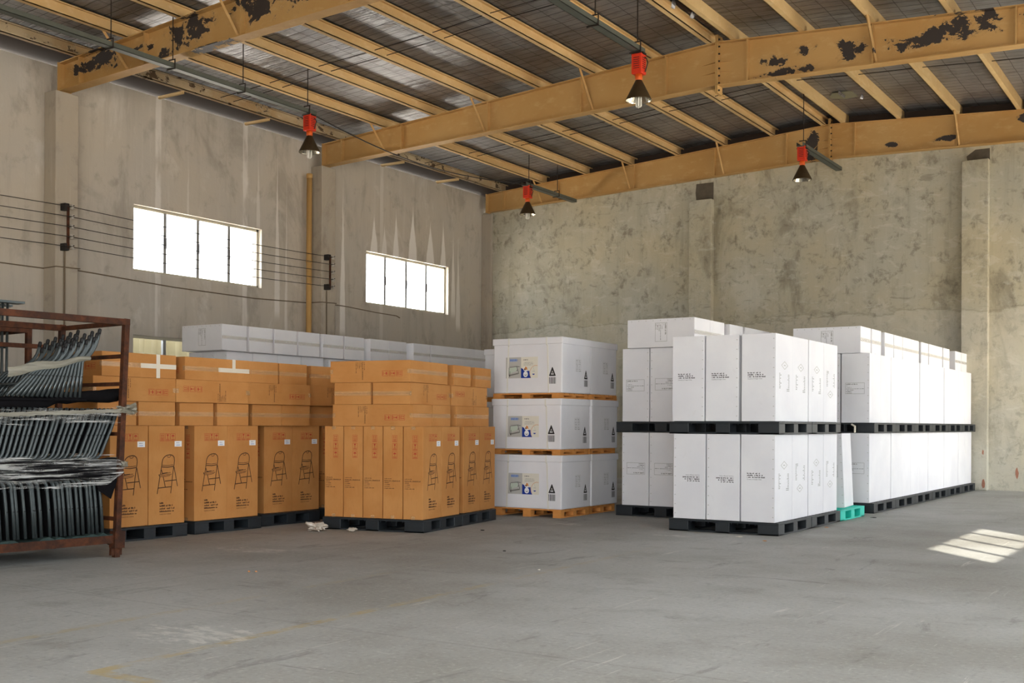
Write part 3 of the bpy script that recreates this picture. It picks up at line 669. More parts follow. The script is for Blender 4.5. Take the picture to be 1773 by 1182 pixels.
def kraft_mesh():
    mb = MB(); a, b, h = KA, KB, KH
    carton_body(mb, a, b, h, 'kraft', 'kraft_seam'); F = faces(mb, a, b, h)
    for s in ('+y', '-y'):
        f_ = F[s]
        for n_, kd in enumerate(('arrows', 'glass', 'umbrella')): icon(f_, kd, a*(.30+.15*n_), h*.842, a*.135, 'ink_red')
        cv = lambda p: (((340+p[0]/9.85)-335.5)/56.5*a, h*(1-((740+p[1]/9.85)-737)/162))
        for n_, pl in enumerate(CH): f_.line([cv(p) for p in pl], .0090 if n_ not in (1, 2, 12, 13, 14) else .0055, 'ink_brown')
        for n_, (wd, rw) in enumerate(((.10, 0), (.36, 0), (.40, 0), (.40, 0))):
            f_.scribble(a*.30, h*(.205-.028*n_), a*wd, h*.017, 'ink_brown', random.Random(n_+3))
        f_.text('MADE IN CHINA', a*.30, h*(.205-.112), h*.014, 'ink_brown')
    for s in ('+x', '-x'):
        f_ = F[s]
        for n_, kd in enumerate(('umbrella', 'glass', 'arrows')): icon(f_, kd, b*.47, h*(.655+.088*n_), b*.25, 'ink_red')
        for n_, wd in enumerate((.36, .80, .22, .30, .28, .50)): f_.scribble(b*.07, h*(.430-.021*n_), b*wd, h*.008, 'ink_brown', random.Random(n_+20))
        f_.rect(b*.07, h*.4045, b*.88, h*.4065, 'ink_brown')
    return mb
def tape_mesh(a, b, h, m, cross=False):
    out = []; w_ = .024
    for z_, s in ((h+.0006, 1), (-.0006, -1)):
        mb = MB(); mb.box((-a/2-.001, -w_, min(z_, z_+s*.0008)), (a/2+.001, w_, max(z_, z_+s*.0008)), m)
        if cross: mb.box((-w_, -b/2-.001, min(z_+s*.0006, z_+s*.0016)), (w_, b/2*(1 if cross == 1 else .1), max(z_+s*.0006, z_+s*.0016)), m)
        for sx_ in (-1, 1) if m != 'tape_clear' else ():
            lo, hi = sorted((sx_*(a/2+.0004), sx_*(a/2+.0014))); zl, zh = sorted((z_, z_-s*.035)); mb.box((lo, -w_, zl), (hi, w_, zh), m)
        out.append(('tape', mb))
    return out
def sticker_mesh():
    out = []
    for s in (1, -1):
        mb = MB(); y_ = s*(KB/2+.0014); x0, x1 = (-KA/2+.04, -KA/2+.135) if s > 0 else (KA/2-.135, KA/2-.04)
        lo, hi = sorted((y_, y_-s*.001)); mb.box((x0, lo, KH*.785), (x1, hi, KH*.842), 'paper_white')
        f_ = Face(mb, ((x1 if s > 0 else x0), y_, KH*.785), (-s, 0, 0), (0, 0, 1)); f_.scribble(.02, .012, .06, .012, 'print_pale_blue', random.Random(5)); f_.scribble(.02, .036, .045, .008, 'ink_grey', random.Random(6))
        out.append(('shipping_label', mb))
    return out
def proto(mesh_mb, name, *parts):
    root = mesh_mb.build(name)
    for nm, p in parts: p.build(nm, root)
    return root
PROTO = []
def make(name, mb, *parts):
    r = proto(mb, name, *parts); PROTO.append(r); return r
kraft_tall = make('brown_carton', kraft_mesh(), *tape_mesh(KA, KB, KH, 'tape'), *sticker_mesh())
kraft_flat = make('brown_carton', kraft_mesh(), *tape_mesh(KA, KB, KH, 'tape'))
kraft_cross = make('brown_carton', kraft_mesh(), *tape_mesh(KA, KB, KH, 'tape_white', 1))
kraft_tee = make('brown_carton', kraft_mesh(), *tape_mesh(KA, KB, KH, 'tape_white', 2))
kraft_tall.data.name = 'brown_carton'
for r in (kraft_flat, kraft_cross, kraft_tee): r.data = kraft_tall.data
def put(p, label, cat, group, O, R, xa, ya, za, loc, jit=.004):
    """copy prototype p; xa/ya/za = stack-local directions of the carton's own axes, loc = stack-local base centre"""
    o = copy_tree(p)
    mm = Matrix((xa, ya, za)).transposed().to_4x4(); rj = random.Random(label+str(loc))
    J = Matrix.Rotation(rj.uniform(-1, 1)*math.radians(.45), 4, 'Z')
    lw = O+R @ Vector((loc[0]+rj.uniform(-jit, jit), loc[1]+rj.uniform(-jit, jit), loc[2]))
    o.matrix_world = Matrix.Translation(lw) @ R.to_4x4() @ J @ mm
    return tag(o, label, cat, group)
V = Vector
def rotz(d): return Matrix.Rotation(math.radians(d), 3, 'Z')
STAND_K = ((0, -1, 0), (1, 0, 0), (0, 0, 1))
def end_x(p, label, group, O, R, xf, yc, z, flip=1, thick=KB, h=KH, cat='carton'):       # lying, end towards +x
    return put(p, label, cat, group, O, R, (0, flip, 0), (0, 0, flip), (1, 0, 0), (xf-h, yc, z+thick/2), .0015)
def long_y(p, label, group, O, R, xf, y0, z, flip=1):                # lying, long side towards +x, running along y
    if flip > 0: return put(p, label, 'carton', group, O, R, (1, 0, 0), (0, 0, -1), (0, 1, 0), (xf-KA/2, y0, z+KB/2), .0015)
    return put(p, label, 'carton', group, O, R, (1, 0, 0), (0, 0, 1), (0, -1, 0), (xf-KA/2, y0+KH, z+KB/2), .0015)

# pallets -------------------------------------------------------------
def plastic_pallet(W, D, H, m, name='plastic_pallet'):   # W along x, D along y, two fork openings each side, origin at front-right bottom corner (x = 0 .. -W)
    mb = MB(); fx, fy = .24, .20
    mb.bbox((-W, 0, H-.026), (0, D, H-.004), m, .004)
    for k_ in range(9):                                  # raised anti-slip ribs
        y_ = D*(k_+.5)/9; mb.box((-W+.04, y_-.012, H-.0045), (-.04, y_+.012, H), m)
    for xs_ in ((-W, -W+fx), (-W/2-.085, -W/2+.085), (-fx, 0)):
        for ys_ in ((0, fy), (D/2-.075, D/2+.075), (D-fy, D)): mb.bbox((xs_[0], ys_[0], .012), (xs_[1], ys_[1], H-.024), m, .006)
        mb.bbox((xs_[0], 0, 0), (xs_[1], D, .020), m, .004)
    for ys_ in ((0, .16), (D-.16, D)): mb.bbox((-W, ys_[0], 0), (0, ys_[1], .018), m, .004)
    for k_ in range(12):
        x_ = -W+fx+.03+(W-2*fx-.06)*k_/11.
        for y_ in (.012, D-.018): mb.box((x_-.004, y_, H-.04), (x_+.004, y_+.006, H-.024), m)
    return mb.build(name)
P_BIG = plastic_pallet(1.30, 1.150, .142, 'pallet_black'); P_KR = plastic_pallet(1.30, .985, .142, 'pallet_black'); P_TEAL = plastic_pallet(1.05, 1.055, .142, 'pallet_teal')
PROTO += [P_BIG, P_KR, P_TEAL]
def pallet(p, label, O, R, x_, y_, z_=0, group='black plastic pallets'):
    o = copy_tree(p); o.matrix_world = Matrix.Translation(O+R @ V((x_, y_, z_))) @ R.to_4x4(); return tag(o, label, 'pallet', group)

# ---- brown cartons, row along the window wall ------------------------
I3 = Matrix.Identity(3); O0 = V((0, 0, 0)); ZK = .143
GA = 'standing brown chair cartons in the left row'
FX = [-9.525, -9.525, -9.525, -9.525, -9.685, -9.685, -9.70, -9.70]
YS = [7.335, 7.815, 8.418, 8.895, 9.615, 10.09, 10.78, 11.26]
for i, (fx, y0) in enumerate(zip(FX, YS)):
    if i < 6: lab = 'standing brown carton with chair drawing, left row, %s from rusty rack' % ORD[i]
    else: lab = 'standing brown carton in the dark gap behind the centre brown stack'
    put(kraft_tall, lab, 'carton', GA, O0, I3, *STAND_K, (fx-KB/2, y0+KA/2, ZK))
for i, y0, fx in ((1, 8.418, -9.525), (2, 9.615, -9.685)):
    for k_ in range(1, 4):
        put(kraft_flat, 'brown carton in the gap beside the %s standing pair, %s from front' % (ORD[i], ORD[k_]), 'carton', 'cartons behind the front of the left row', O0, I3, *STAND_K, (fx-KB/2-.252*k_, y0+KA/2, ZK))
for i, (x_, y_) in enumerate(((-9.49, 7.315), (-9.50, 8.41), (-9.60, 9.50), (-9.64, 10.70))):
    pallet(P_KR, ('black plastic pallet under the brown cartons, %s from the rusty rack' % ORD[i]) if i < 3 else 'black plastic pallet in the dark gap behind the centre brown stack', O0, I3, x_, y_)
z1, z2, z3 = ZK+KH+.002, ZK+KH+KB+.004, ZK+KH+2*KB+.006
for i, (y0, fx) in enumerate(((7.215, -9.56), (7.70, -9.54), (8.255, -9.56), (8.765, -9.55), (9.335, -9.60), (9.825, -9.60), (10.41, -9.72), (10.92, -9.72))):
    lab = ('lying brown carton end just above standing row, %s from rusty rack' % ORD[i]) if i < 7 else 'lying brown carton end hidden behind the centre brown stack'
    end_x(kraft_flat, lab, 'lowest layer of lying brown cartons, left row', O0, I3, fx, y0+KA/2, z1, 1 if i % 2 else -1)
for i, (y0, fx, fl) in enumerate(((7.13, -9.52, 1), (8.17, -9.52, -1), (9.22, -9.55, 1), (10.28, -9.60, 1))):
    long_y(kraft_flat, 'long-side lying brown carton, middle layer, %s from rusty rack' % ORD[i], 'middle layer of lying brown cartons, left row', O0, I3, fx, y0, z2, fl)
    long_y(kraft_flat, 'lying brown carton hidden behind the middle layer of the left row', 'hidden middle layer cartons', O0, I3, fx-.49, y0, z2, fl)
for i, (y0, fx, p) in enumerate(((7.235, -9.52, kraft_flat), (7.715, -9.54, kraft_cross), (8.30, -9.54, kraft_flat), (8.775, -9.56, kraft_tee), (9.265, -9.58, kraft_flat), (9.765, -9.60, kraft_flat), (10.40, -9.68, kraft_flat))):
    extra = {1: ' with white tape cross', 3: ' with white tape strip'}.get(i, '')
    end_x(p, 'top lying brown carton%s, left row, %s from rusty rack' % (extra, ORD[i]), 'top layer of lying brown cartons, left row', O0, I3, fx, y0+KA/2, z3, 1 if p is not kraft_tee else -1)

# ---- brown cartons, centre stack -------------------------------------
OB = V((-7.63, 9.985, 0)); RB = rotz(10)
for i, v in enumerate((-.02, .985)): pallet(P_KR, 'black plastic pallet under the centre brown stack, %s' % ('near one', 'far one')[i], OB, RB, .025, v)
for i in range(5):
    put(kraft_tall, 'narrow side of standing brown carton, %s from the left in the centre stack' % ORD[i] if i < 4 else 'corner standing brown carton of the centre stack with chair drawing', 'carton', 'standing brown cartons of the centre stack', OB, RB, *STAND_K, (-KB/2-.254*(4-i), KA/2+.002, ZK))
for i, v in enumerate((.475, 1.075, 1.545)):
    put(kraft_tall, 'standing brown carton with chair drawing, %s from the far end of the centre stack' % ORD[2-i], 'carton', 'standing brown cartons of the centre stack', OB, RB, *STAND_K, (-KB/2-(.0 if i == 0 else .012), v+KA/2, ZK))
    for k_ in range(1, 3 if i == 1 else 1): put(kraft_flat, 'brown carton in the dark gap between the pallets of the centre stack', 'carton', 'brown cartons in the gap of the centre stack', OB, RB, *STAND_K, (-KB/2-.012-.254*k_, v+KA/2, ZK))
GB = 'lying brown cartons on the centre stack'
def lay_u(p, lab, xr, yc, z, fl=1): return put(p, lab, 'carton', GB, OB, RB, (0, -fl, 0), (0, 0, -fl), (1, 0, 0), (xr-KH, yc, z+KB/2), .0015)
for i, (y0, fl) in enumerate(((.004, 1), (.49, -1), (1.13, 1), (1.61, -1))):
    lay_u(kraft_flat, ('lying brown carton along the front, lowest lying layer of centre stack' if i == 0 else 'lying brown carton end, lowest lying layer of centre stack, %s from front' % ORD[i]), -.13, y0+KA/2, z1, fl)
for i, (xr, y0, fl) in enumerate(((-.665, .0, -1), (-.175, .02, 1), (-.175, 1.09, -1), (-.665, 1.07, 1))):
    lab = ['left brown carton end of the pair on the middle front layer, centre stack', 'right brown carton of the pair on the middle front layer, centre stack', 'long brown carton at the back of the middle layer, centre stack', 'brown carton hidden at the back left of the middle layer, centre stack'][i]
    o = long_y(kraft_flat, lab, GB, OB, RB, xr, y0, z2, fl)
for i, (y0, fl) in enumerate(((.0, -1), (.475, 1), (1.12, 1), (1.74, -1))):
    lay_u(kraft_flat, ('topmost brown carton along the front of the centre stack' if i == 0 else 'topmost brown carton end, %s from the front of the centre stack' % ORD[i]), -.16, y0+KA/2, z3, fl)

# ---- white cartons ------------------------------------------------------
WA, WB, WH = .39, .565, .962
def staples(f_, w_, h, right=True):
    for n_ in range(9):
        b_ = h*(.06+.11*n_); x_ = w_-.022 if right else .022
        f_.rect(x_-.007, b_-.004, x_+.007, b_+.004, 'ink_lightgrey')
def white_mesh(a, b, h, front, side=False):
    mb = MB(); carton_body(mb, a, b, h, 'white', 'white_seam'); F = faces(mb, a, b, h)
    for s in ('-y', '+y'):
        f_ = F[s]; staples(f_, a, h)
        if front == 'address':
            rg = random.Random(11)
            for n_, wd in enumerate((.37, .45, .52)): f_.scribble(a*.18, h*(.548-.0225*n_), a*wd, .0135, 'ink_black', rg)
            f_.text('Country of Origin: China', a*.18, h*(.548-.0675), .0115, 'ink_black')
        elif front == 'framed':
            x0, x1, b0, b1 = (a*.14, a*.82, h*.415, h*.575) if h > b else (a*.1, a*.9, h*.3, h*.7)
            f_.frame(x0, b0, x1, b1, .0035, 'ink_grey'); rg = random.Random(4); H_ = b1-b0
            for n_, (wd, hh, mm) in enumerate(((.58, .10, 'ink_grey'), (.08, .05, 'ink_grey'), (.28, .05, 'ink_grey'), (.92, .04, 'ink_black'), (.40, .06, 'ink_grey'), (.30, .06, 'ink_black'), (.30, .05, 'ink_grey'))):
                f_.scribble(x0+.012, b1-H_*(.14+.128*(n_+.3)), (x1-x0)*wd, H_*hh, mm, rg)
    if side:
        for s in ('+x', '-x'):
            f_ = F[s]; c_, d_, rx, rz = b*.52, h*.645, b*.185, h*.045
            f_.line([(c_-rx, d_), (c_, d_+rz), (c_+rx, d_), (c_, d_-rz), (c_-rx, d_)], .008, 'ink_lightgrey'); f_.rect(c_-.03, d_-.006, c_+.03, d_+.006, 'ink_lightgrey')
            rg = random.Random(8)
            for n_ in range(10): f_.rect(b*.20, h*(.545-.0185*n_), b*(.20+rg.uniform(.04, .13)), h*(.545-.0185*n_)+.0075, 'ink_grey')
            for n_ in range(11):
                w_ = rg.uniform(.06, .12) if n_ < 9 else .16; f_.rect(b*(.80-w_), h*(.535-.0185*n_), b*.80, h*(.535-.0185*n_)+.0075, 'ink_grey')
    return mb
white_addr = make('white_carton', white_mesh(WA, WB, WH, 'address', True), *tape_mesh(WA, WB, WH, 'tape_clear'))
white_lab = make('white_carton', white_mesh(WA, WB, WH, 'framed'), *tape_mesh(WA, WB, WH, 'tape_clear'))
TA, TB, TH = .37, .492, .95
white_top = make('white_carton', white_mesh(TA, TB, TH, 'framed'), *tape_mesh(TB, TA, .1, 'tape_clear'))
white_far = make('white_carton', white_mesh(.372, .478, .83, 'framed'))
white_slim = make('white_carton', white_mesh(.262, .505, .985, ''))
def clear_children(r):
    for ch in list(r.children): bpy.data.objects.remove(ch)
clear_children(white_top)
def white_flat_mesh(a, b, h):
    mb = MB(); mb.bbox((-a/2, -b/2, 0), (a/2, b/2, h), 'white', .004)
    for z_, s in ((h, 1), (0, -1)):
        lo, hi = sorted((z_, z_+s*.003)); mb.box((-a/2+.002, -b/2+.002, lo), (-.002, b/2-.002, hi), 'white').box((.002, -b/2+.002, lo), (a/2-.002, b/2-.002, hi), 'white')
        lo, hi = sorted((z_, z_+s*.0012)); mb.box((-.002, -b/2+.004, lo), (.002, b/2-.004, hi), 'white_seam')
    F = faces(mb, a, b, h)
    for s in ('-y', '+y'):
        f_ = F[s]; staples(f_, a, h, False)
        x0, x1, b0, b1 = a*.14, a*.80, h*.42, h*.60
        f_.frame(x0, b0, x1, b1, .0035, 'ink_grey'); rg = random.Random(4); H_ = b1-b0
        for n_, (wd, hh, mm) in enumerate(((.58, .10, 'ink_grey'), (.08, .05, 'ink_grey'), (.28, .05, 'ink_grey'), (.92, .04, 'ink_black'), (.40, .06, 'ink_grey'), (.30, .06, 'ink_black'), (.30, .05, 'ink_grey'))):
            f_.scribble(x0+.012, b1-H_*(.14+.128*(n_+.3)), (x1-x0)*wd, H_*hh, mm, rg)
    return mb
def flat_tape(a, b, h):
    out = []
    for z_, s in ((h+.0032, 1), (-.0032, -1)):
        lo, hi = sorted((z_, z_+s*.0008)); out.append(MB().box((-.024, -b/2-.001, lo), (.024, b/2+.001, hi), 'tape_clear'))
    return out
for r, (a, b, h) in ((white_top, (TA, TB, TH)), (white_far, (.372, .478, .83))):
    t = white_flat_mesh(a, b, h).build('white_carton'); r.data = t.data; bpy.data.objects.remove(t); [t_.build('tape', r) for t_ in flat_tape(a, b, h)]

ST = ((1, 0, 0), (0, 1, 0), (0, 0, 1)); SF = ((-1, 0, 0), (0, 1, 0), (0, 0, -1))
def stand(p, lab, grp, O, R, x0, y0, z, a=WA, b=WB, h=WH, flip=False):
    return put(p, lab, 'carton', grp, O, R, *(SF if flip else ST), (x0+a/2, y0+b/2, z+(h if flip else 0)), .002)
def lie(p, lab, grp, O, R, xf, y0, z, a, b, h, flip=1):
    return put(p, lab, 'carton', grp, O, R, (0, 0, flip), (0, -flip, 0), (1, 0, 0), (xf-h, y0+b/2, z+a/2), .003)
# front white stack
OE = V((-4.262, 11.94, 0)); RE = rotz(.6); GE = 'tall white cartons of the front white stack'; ZU = ZK+WH+.003; ZU2 = ZU+.143
for j, (z_, nm) in enumerate(((0, 'lower'), (ZU, 'upper'))):
    for i in range(2): pallet(P_BIG, 'black plastic pallet, %s one on the %s level of the front white stack' % (('near', 'far')[i], nm), OE, RE, .0, 1.165*i, z_)
XE = [-1.245, -.84, -.435]
for j, (zb, nm) in enumerate(((ZK, 'lower'), (ZU2, 'upper'))):
    for i, x0 in enumerate(XE):
        lab = ['left front tall white carton, %s level of the front white stack', 'middle front tall white carton, %s level of the front white stack', 'right front corner tall white carton, %s level of the front white stack'][i] % nm
        stand(white_addr, lab, GE, OE, RE, x0-(.018 if j and i < 2 else 0), .005, zb, flip=(j == 0 and i < 2))
    for k_, y0 in enumerate((.575, 1.17, 1.74)):
        stand(white_addr, 'tall white carton, right flank of front white stack, %s level, %s behind corner' % (nm, ORD[k_]), GE, OE, RE, XE[2], y0, zb, flip=((j == 1 and k_ == 2) or (j == 0 and k_ in (0, 2))))
# right white row, back to the wall
OR_ = V((-4.317, 15.82, 0)); GR = 'tall white cartons of the right white row'
for j, (z_, nm) in enumerate(((0, 'floor'), (ZU, 'upper'))):
    for i in range(6): pallet(P_BIG, 'black plastic pallet of right white row, %s level, %s from near end' % (nm, ORD[i]), OR_, I3, .025, 1.157*i, z_)
YR1 = [0, .568, 1.157, 1.727, 2.30, 2.885, 3.47, 4.04, 4.628, 5.20, 5.785, 6.355]
for j, (zb, nm) in enumerate(((ZK, 'lower'), (ZU2, 'upper'))):
    for i, y0 in enumerate(YR1):
        if j == 1: y0 += [-.0, -.0, .0, -.006, -.012, .02, .0, -.005, .01, .0, -.01, -.02][i]
        stand(white_lab, 'tall white carton of right white row, %s level, %s from near end' % (nm, ORD[i]), GR, OR_, I3, -.045-WA, y0, zb, flip=(i*3+j) % 5 == 2)
    for i, x0 in enumerate((-.45-WA, -.855-WA)):
        lab = 'tall white carton, near end of right white row, %s level, %s beside corner' % (nm, ORD[i])
        stand(white_lab, lab, GR, OR_, I3, x0, .0, zb, flip=(j == 0))
ZT = ZU2+WH+.003
for i, y0 in enumerate((15.745, 16.28, 16.985, 17.525, 18.04, 18.56, 19.225, 19.745, 20.27, 20.825, 21.82, 22.34)):
    lie(white_top, ('long white carton lying across the near end of the right white row, on top' if i == 0 else 'white carton end on top of right white row, %s from near end' % ORD[i]), 'white cartons lying on the right white row', O0, I3, -4.47, y0+.01, ZT, TA, TB, TH, 1 if i % 3 else -1)
# left white row behind the front white stack
OD = V((-5.86, 13.50, 0)); GD = 'tall white cartons of the left white row'
for j, (z_, nm) in enumerate(((0, 'floor'), (ZU, 'upper'))):
    for i in range(3): pallet(P_BIG, ('black plastic pallet at the near end of the left white row, %s level' % nm) if i == 0 else 'black plastic pallet hidden behind the front white stack', OD, I3, .09, 1.157*i, z_, 'black plastic pallets' if i == 0 else 'pallets hidden behind the front white stack')
for j, (zb, nm) in enumerate(((ZK, 'lower'), (ZU2, 'upper'))):
    for i, x0 in enumerate((-1.12, -.715, -.315)):
        x0 -= 0
        if i < 2: stand(white_lab, '%s tall white carton with framed label, left white row, %s level' % (('left', 'right')[i], nm), GD, OD, I3, x0, .0, zb, flip=not (j == 1 and i == 0))
    for k_ in range(6): stand(white_lab, 'tall white carton of the left row hidden behind the front white stack', 'cartons hidden behind the front white stack', OD, I3, -.245+.005-.14, .002+.57*k_, zb) if k_ > 0 else None
for i, y0 in enumerate((13.43, 13.925, 14.60, 15.17, 15.665, 16.27)):
    lie(white_top, ('long white carton lying across the near end of the left white row, on top' if i == 0 else 'white carton end on top of left white row, %s from near end' % ORD[i]), 'white cartons lying on the left white row', O0, I3, -5.92, y0, ZT, TA, TB, TH, 1)
# lone leaning carton on the teal pallet
pallet(P_TEAL, 'bright teal plastic pallet between the front white stack and the right white row', O0, I3, -4.285, 14.275, 0, None)
o = copy_tree(white_lab); tag(o, 'lone tall white carton leaning on the teal pallet', 'carton')
o.matrix_world = Matrix.Translation((-4.37, 14.72, .1435)) @ Matrix.Rotation(math.radians(5), 4, 'Z') @ Matrix.Rotation(math.radians(-2.6), 4, 'Y') @ Matrix.Translation((-WA/2, WB/2, 0))
# far white row along the window wall
OF = V((-12.25, 11.30, 0)); ZF = 1.259; GF = 'white cartons lying on the far white row'
for i, y0 in enumerate((.02, .545, 1.06, 1.57, 2.13, 2.65, 3.28, 3.77, 4.45, 4.97, 5.40, 5.86, 6.31)):
    lie(white_far, ('bluish long white carton lying across the near end of the far white row' if i == 0 else 'white carton end on top of far white row, %s from near end' % ORD[i]), GF, OF, I3, .0, y0, ZF+.985+.003, .372, .478, .83, 1 if i % 2 else -1)
for i in range(12):
    y0 = .24+.514*i+(.12 if i > 3 else 0)
    stand(white_slim, 'white carton under top layer of far white row, %s from near end' % ORD[i] if i < 6 else 'standing white carton of the far row hidden by the brown stacks', 'standing white cartons of the far white row', OF, I3, -.13-.262, y0, ZF, .262, .505, .985)
    stand(white_slim, 'standing white carton of the far row hidden by the brown stacks', 'standing white cartons of the far white row', OF, I3, -.13-.262, y0, ZK-.02, .262, .505, .985)
for i, x0 in enumerate((-.13-.53, -.13-.795)):
    stand(white_slim, 'bluish white carton end, near end of far white row, %s from corner' % ORD[i+1], 'standing white cartons of the far white row', OF, I3, x0, .24, ZF, .262, .505, .985)
    stand(white_slim, 'standing white carton of the far row hidden by the brown stacks', 'standing white cartons of the far white row', OF, I3, x0, .24, ZK-.02, .262, .505, .985)
P_FAR = plastic_pallet(1.1, 1.04, .123, 'pallet_black'); P_FAR2 = plastic_pallet(1.1, 1.04, .145, 'pallet_black'); PROTO += [P_FAR, P_FAR2]
for i in range(6):
    for p, z_ in ((P_FAR, 0), (P_FAR2, ZK-.02+.985+.004)): pallet(p, 'black plastic pallet of the far white row, hidden by the brown stacks', OF, I3, -.10, .22+1.06*i, z_, 'pallets of the far white row')

# ---- big white boxes on pine pallets -------------------------------------
def pine_pallet(W, D, H, z0):      # origin front-right corner, x 0..-W ; y 0..D
    root = empty('pine_pallet')
    bt = .016; 
    for k_ in range(6): MB().box((-W, D*k_/6+.008, H-bt), (0, D*(k_+1)/6-.008, H), 'pine').build('deck_board', root)
    for xs_ in (-W, -W/2-.06, -.12):
        MB().box((xs_, 0, H-2*bt), (xs_+.12, D, H-bt), 'pine').build('stringer_board', root)
        for ys_ in (0, D/2-.05, D-.10): MB().bbox((xs_, ys_, bt), (xs_+.12, ys_+.10, H-2*bt), 'pine', .003).build('block', root)
        MB().box((xs_, 0, 0), (xs_+.12, D, bt), 'pine').build('bottom_board', root)
    return root
GW, GD2 = 1.045, .775
def bulk_box(H, shift):
    root = empty('bulk_box')
    W, D = GW, GD2
    bd = MB(); bm = bmesh.new()
    bd.bbox((-W, 0, 0), (0, D, H-.02), 'white', .014)
    F = {'-y': Face(bd, (-W, 0, 0), (1, 0, 0), (0, 0, 1)), '+x': Face(bd, (0, 0, 0), (0, 1, 0), (0, 0, 1))}
    def tri(f_, a, b_, w_, h_):
        f_.poly([(a, b_+h_*.06), (a+w_*.06, b_), (a+w_*.94, b_), (a+w_, b_+h_*.06), (a+w_*.55, b_+h_), (a+w_*.45, b_+h_)], 'ink_black')
        f_.poly([(a+w_*.28, b_+h_*.18), (a+w_*.72, b_+h_*.18), (a+w_*.5, b_+h_*.62)], 'white', .0014); f_.rect(a+w_*.42, b_+h_*.26, a+w_*.58, b_+h_*.45, 'ink_black', .0018)
        n_ = 17; rg = random.Random(2); x_ = a+w_*.02
        while x_ < a+w_*.98:
            ww = rg.uniform(.004, .010)*w_/.1; f_.rect(x_, b_-h_*.86, min(x_+ww, a+w_), b_-h_*.12, 'ink_black'); x_ += ww*rg.uniform(1.4, 2.1)
    tri(F['-y'], W*.815, H*.30, .10, .115)
    tri(F['+x'], D*.77, H*.27, .095, .115)
    f_ = F['+x']; rg = random.Random(3); a0, b0, a1, b1 = D*.47, H*.40, D*.66, H*.62
    f_.frame(a0, b0, a1, b1, .003, 'ink_lightgrey'); f_.rect((a0+a1)/2-.0015, b0, (a0+a1)/2+.0015, b1, 'ink_lightgrey')
    for n_ in range(7):
        f_.scribble(a0+.01, b1-.022*(n_+1), .045, .010, 'ink_grey', rg); f_.scribble((a0+a1)/2+.01, b1-.022*(n_+1), .045, .010, 'ink_grey', rg)
    bd.build('body', root)
    ld = MB(); e = .012; lh_ = .088
    ld.bbox((-W-e, -e, H-lh_), (e, D+e, H), 'white', .008); ld.build('lid', root)
    # printed poster
    po = MB(); f_ = Face(po, (-W, -.001, 0), (1, 0, 0), (0, 0, 1))
    x0, xm, x1 = W*(.205+shift), W*(.205+shift)+.235, W*(.205+shift)+.49; b1 = H*.655; b0 = b1-.275
    f_.rect(x0, b0, xm, b1, 'paper_grey', .001); f_.rect(xm, b0, x1, b1, 'paper_cream', .001)
    rg = random.Random(9)
    f_.rect(x0+.060, b1-.055, x0+.172, b1-.022, 'print_pale_blue', .0016); f_.text('ENDURO', x0+.064, b1-.049, .021, 'ink_blue', lift=.002)
    f_.scribble(x0+.066, b1-.080, .10, .014, 'ink_black', rg); f_.scribble(x0+.072, b1-.100, .075, .009, 'ink_grey', rg); f_.rect(x0+.055, b1-.112, x0+.18, b1-.109, 'ink_grey', .0016)
    f_.poly([(x0+.06, b0+.03), (x0+.20, b0+.055), (x0+.185, b0+.07), (x0+.05, b0+.045)], 'print_shadow', .0014)
    f_.poly([(x0+.055, b0+.135), (x0+.05, b0+.06), (x0+.165, b0+.095), (x0+.17, b0+.15)], 'print_green', .0016)
    for pl in ([(x0+.05, b0+.14), (x0+.045, b0+.05), (x0+.06, b0+.02)], [(x0+.06, b0+.145), (x0+.17, b0+.155), (x0+.21, b0+.15)], [(x0+.17, b0+.15), (x0+.185, b0+.11), (x0+.165, b0+.10)], [(x0+.185, b0+.11), (x0+.20, b0+.06)], [(x0+.065, b0+.09), (x0+.06, b0+.02)]): f_.line(pl, .006, 'ink_black', .002)
    f_.scribble(xm+.035, b1-.042, .07, .011, 'ink_black', rg, lift=.002)
    for n_ in range(3): f_.scribble(xm+.035, b1-.075-.016*n_, .15, .007, 'ink_grey', rg, lift=.002)
    f_.poly([(xm, b0), (xm+.155, b0), (xm+.135, b0+.03), (xm+.13, b0+.06), (xm+.128, b0+.095), (xm+.075, b0+.09), (xm+.03, b0+.12), (xm, b0+.135)], 'ink_blue', .0016)
    f_.disc(xm+.07, b0+.120, .034, 'paper_white', .002); f_.poly([(xm+.042, b0+.112), (xm+.10, b0+.106), (xm+.092, b0+.142), (xm+.066, b0+.152)], 'print_orange', .0024); f_.rect(xm+.052, b0+.102, xm+.066, b0+.122, 'rubber', .0026)
    f_.disc(xm+.07, b0+.05, .036, 'paper_white', .002, ry=.038); f_.poly([(xm+.04, b0+.046), (xm+.07, b0+.04), (xm+.098, b0+.048), (xm+.07, b0+.03)], 'ink_brown', .0024)
    f_.line([(xm+.225-.09*math.cos(a), b0+.062+.10*math.sin(a)) for a in [PI*k_/12 for k_ in range(-2, 8)]], .005, 'print_orange', .002)
    f_.line([(xm+.185, b0+.14), (xm+.20, b0+.10)], .004, 'print_green', .002); f_.rect(xm+.172, b0+.085, xm+.21, b0+.089, 'ink_grey', .002); f_.poly([(xm+.17, b0+.055), (xm+.212, b0+.055), (xm+.20, b0+.04), (xm+.18, b0+.04)][::-1], 'ink_blue', .002)
    po.build('printed_poster', root)
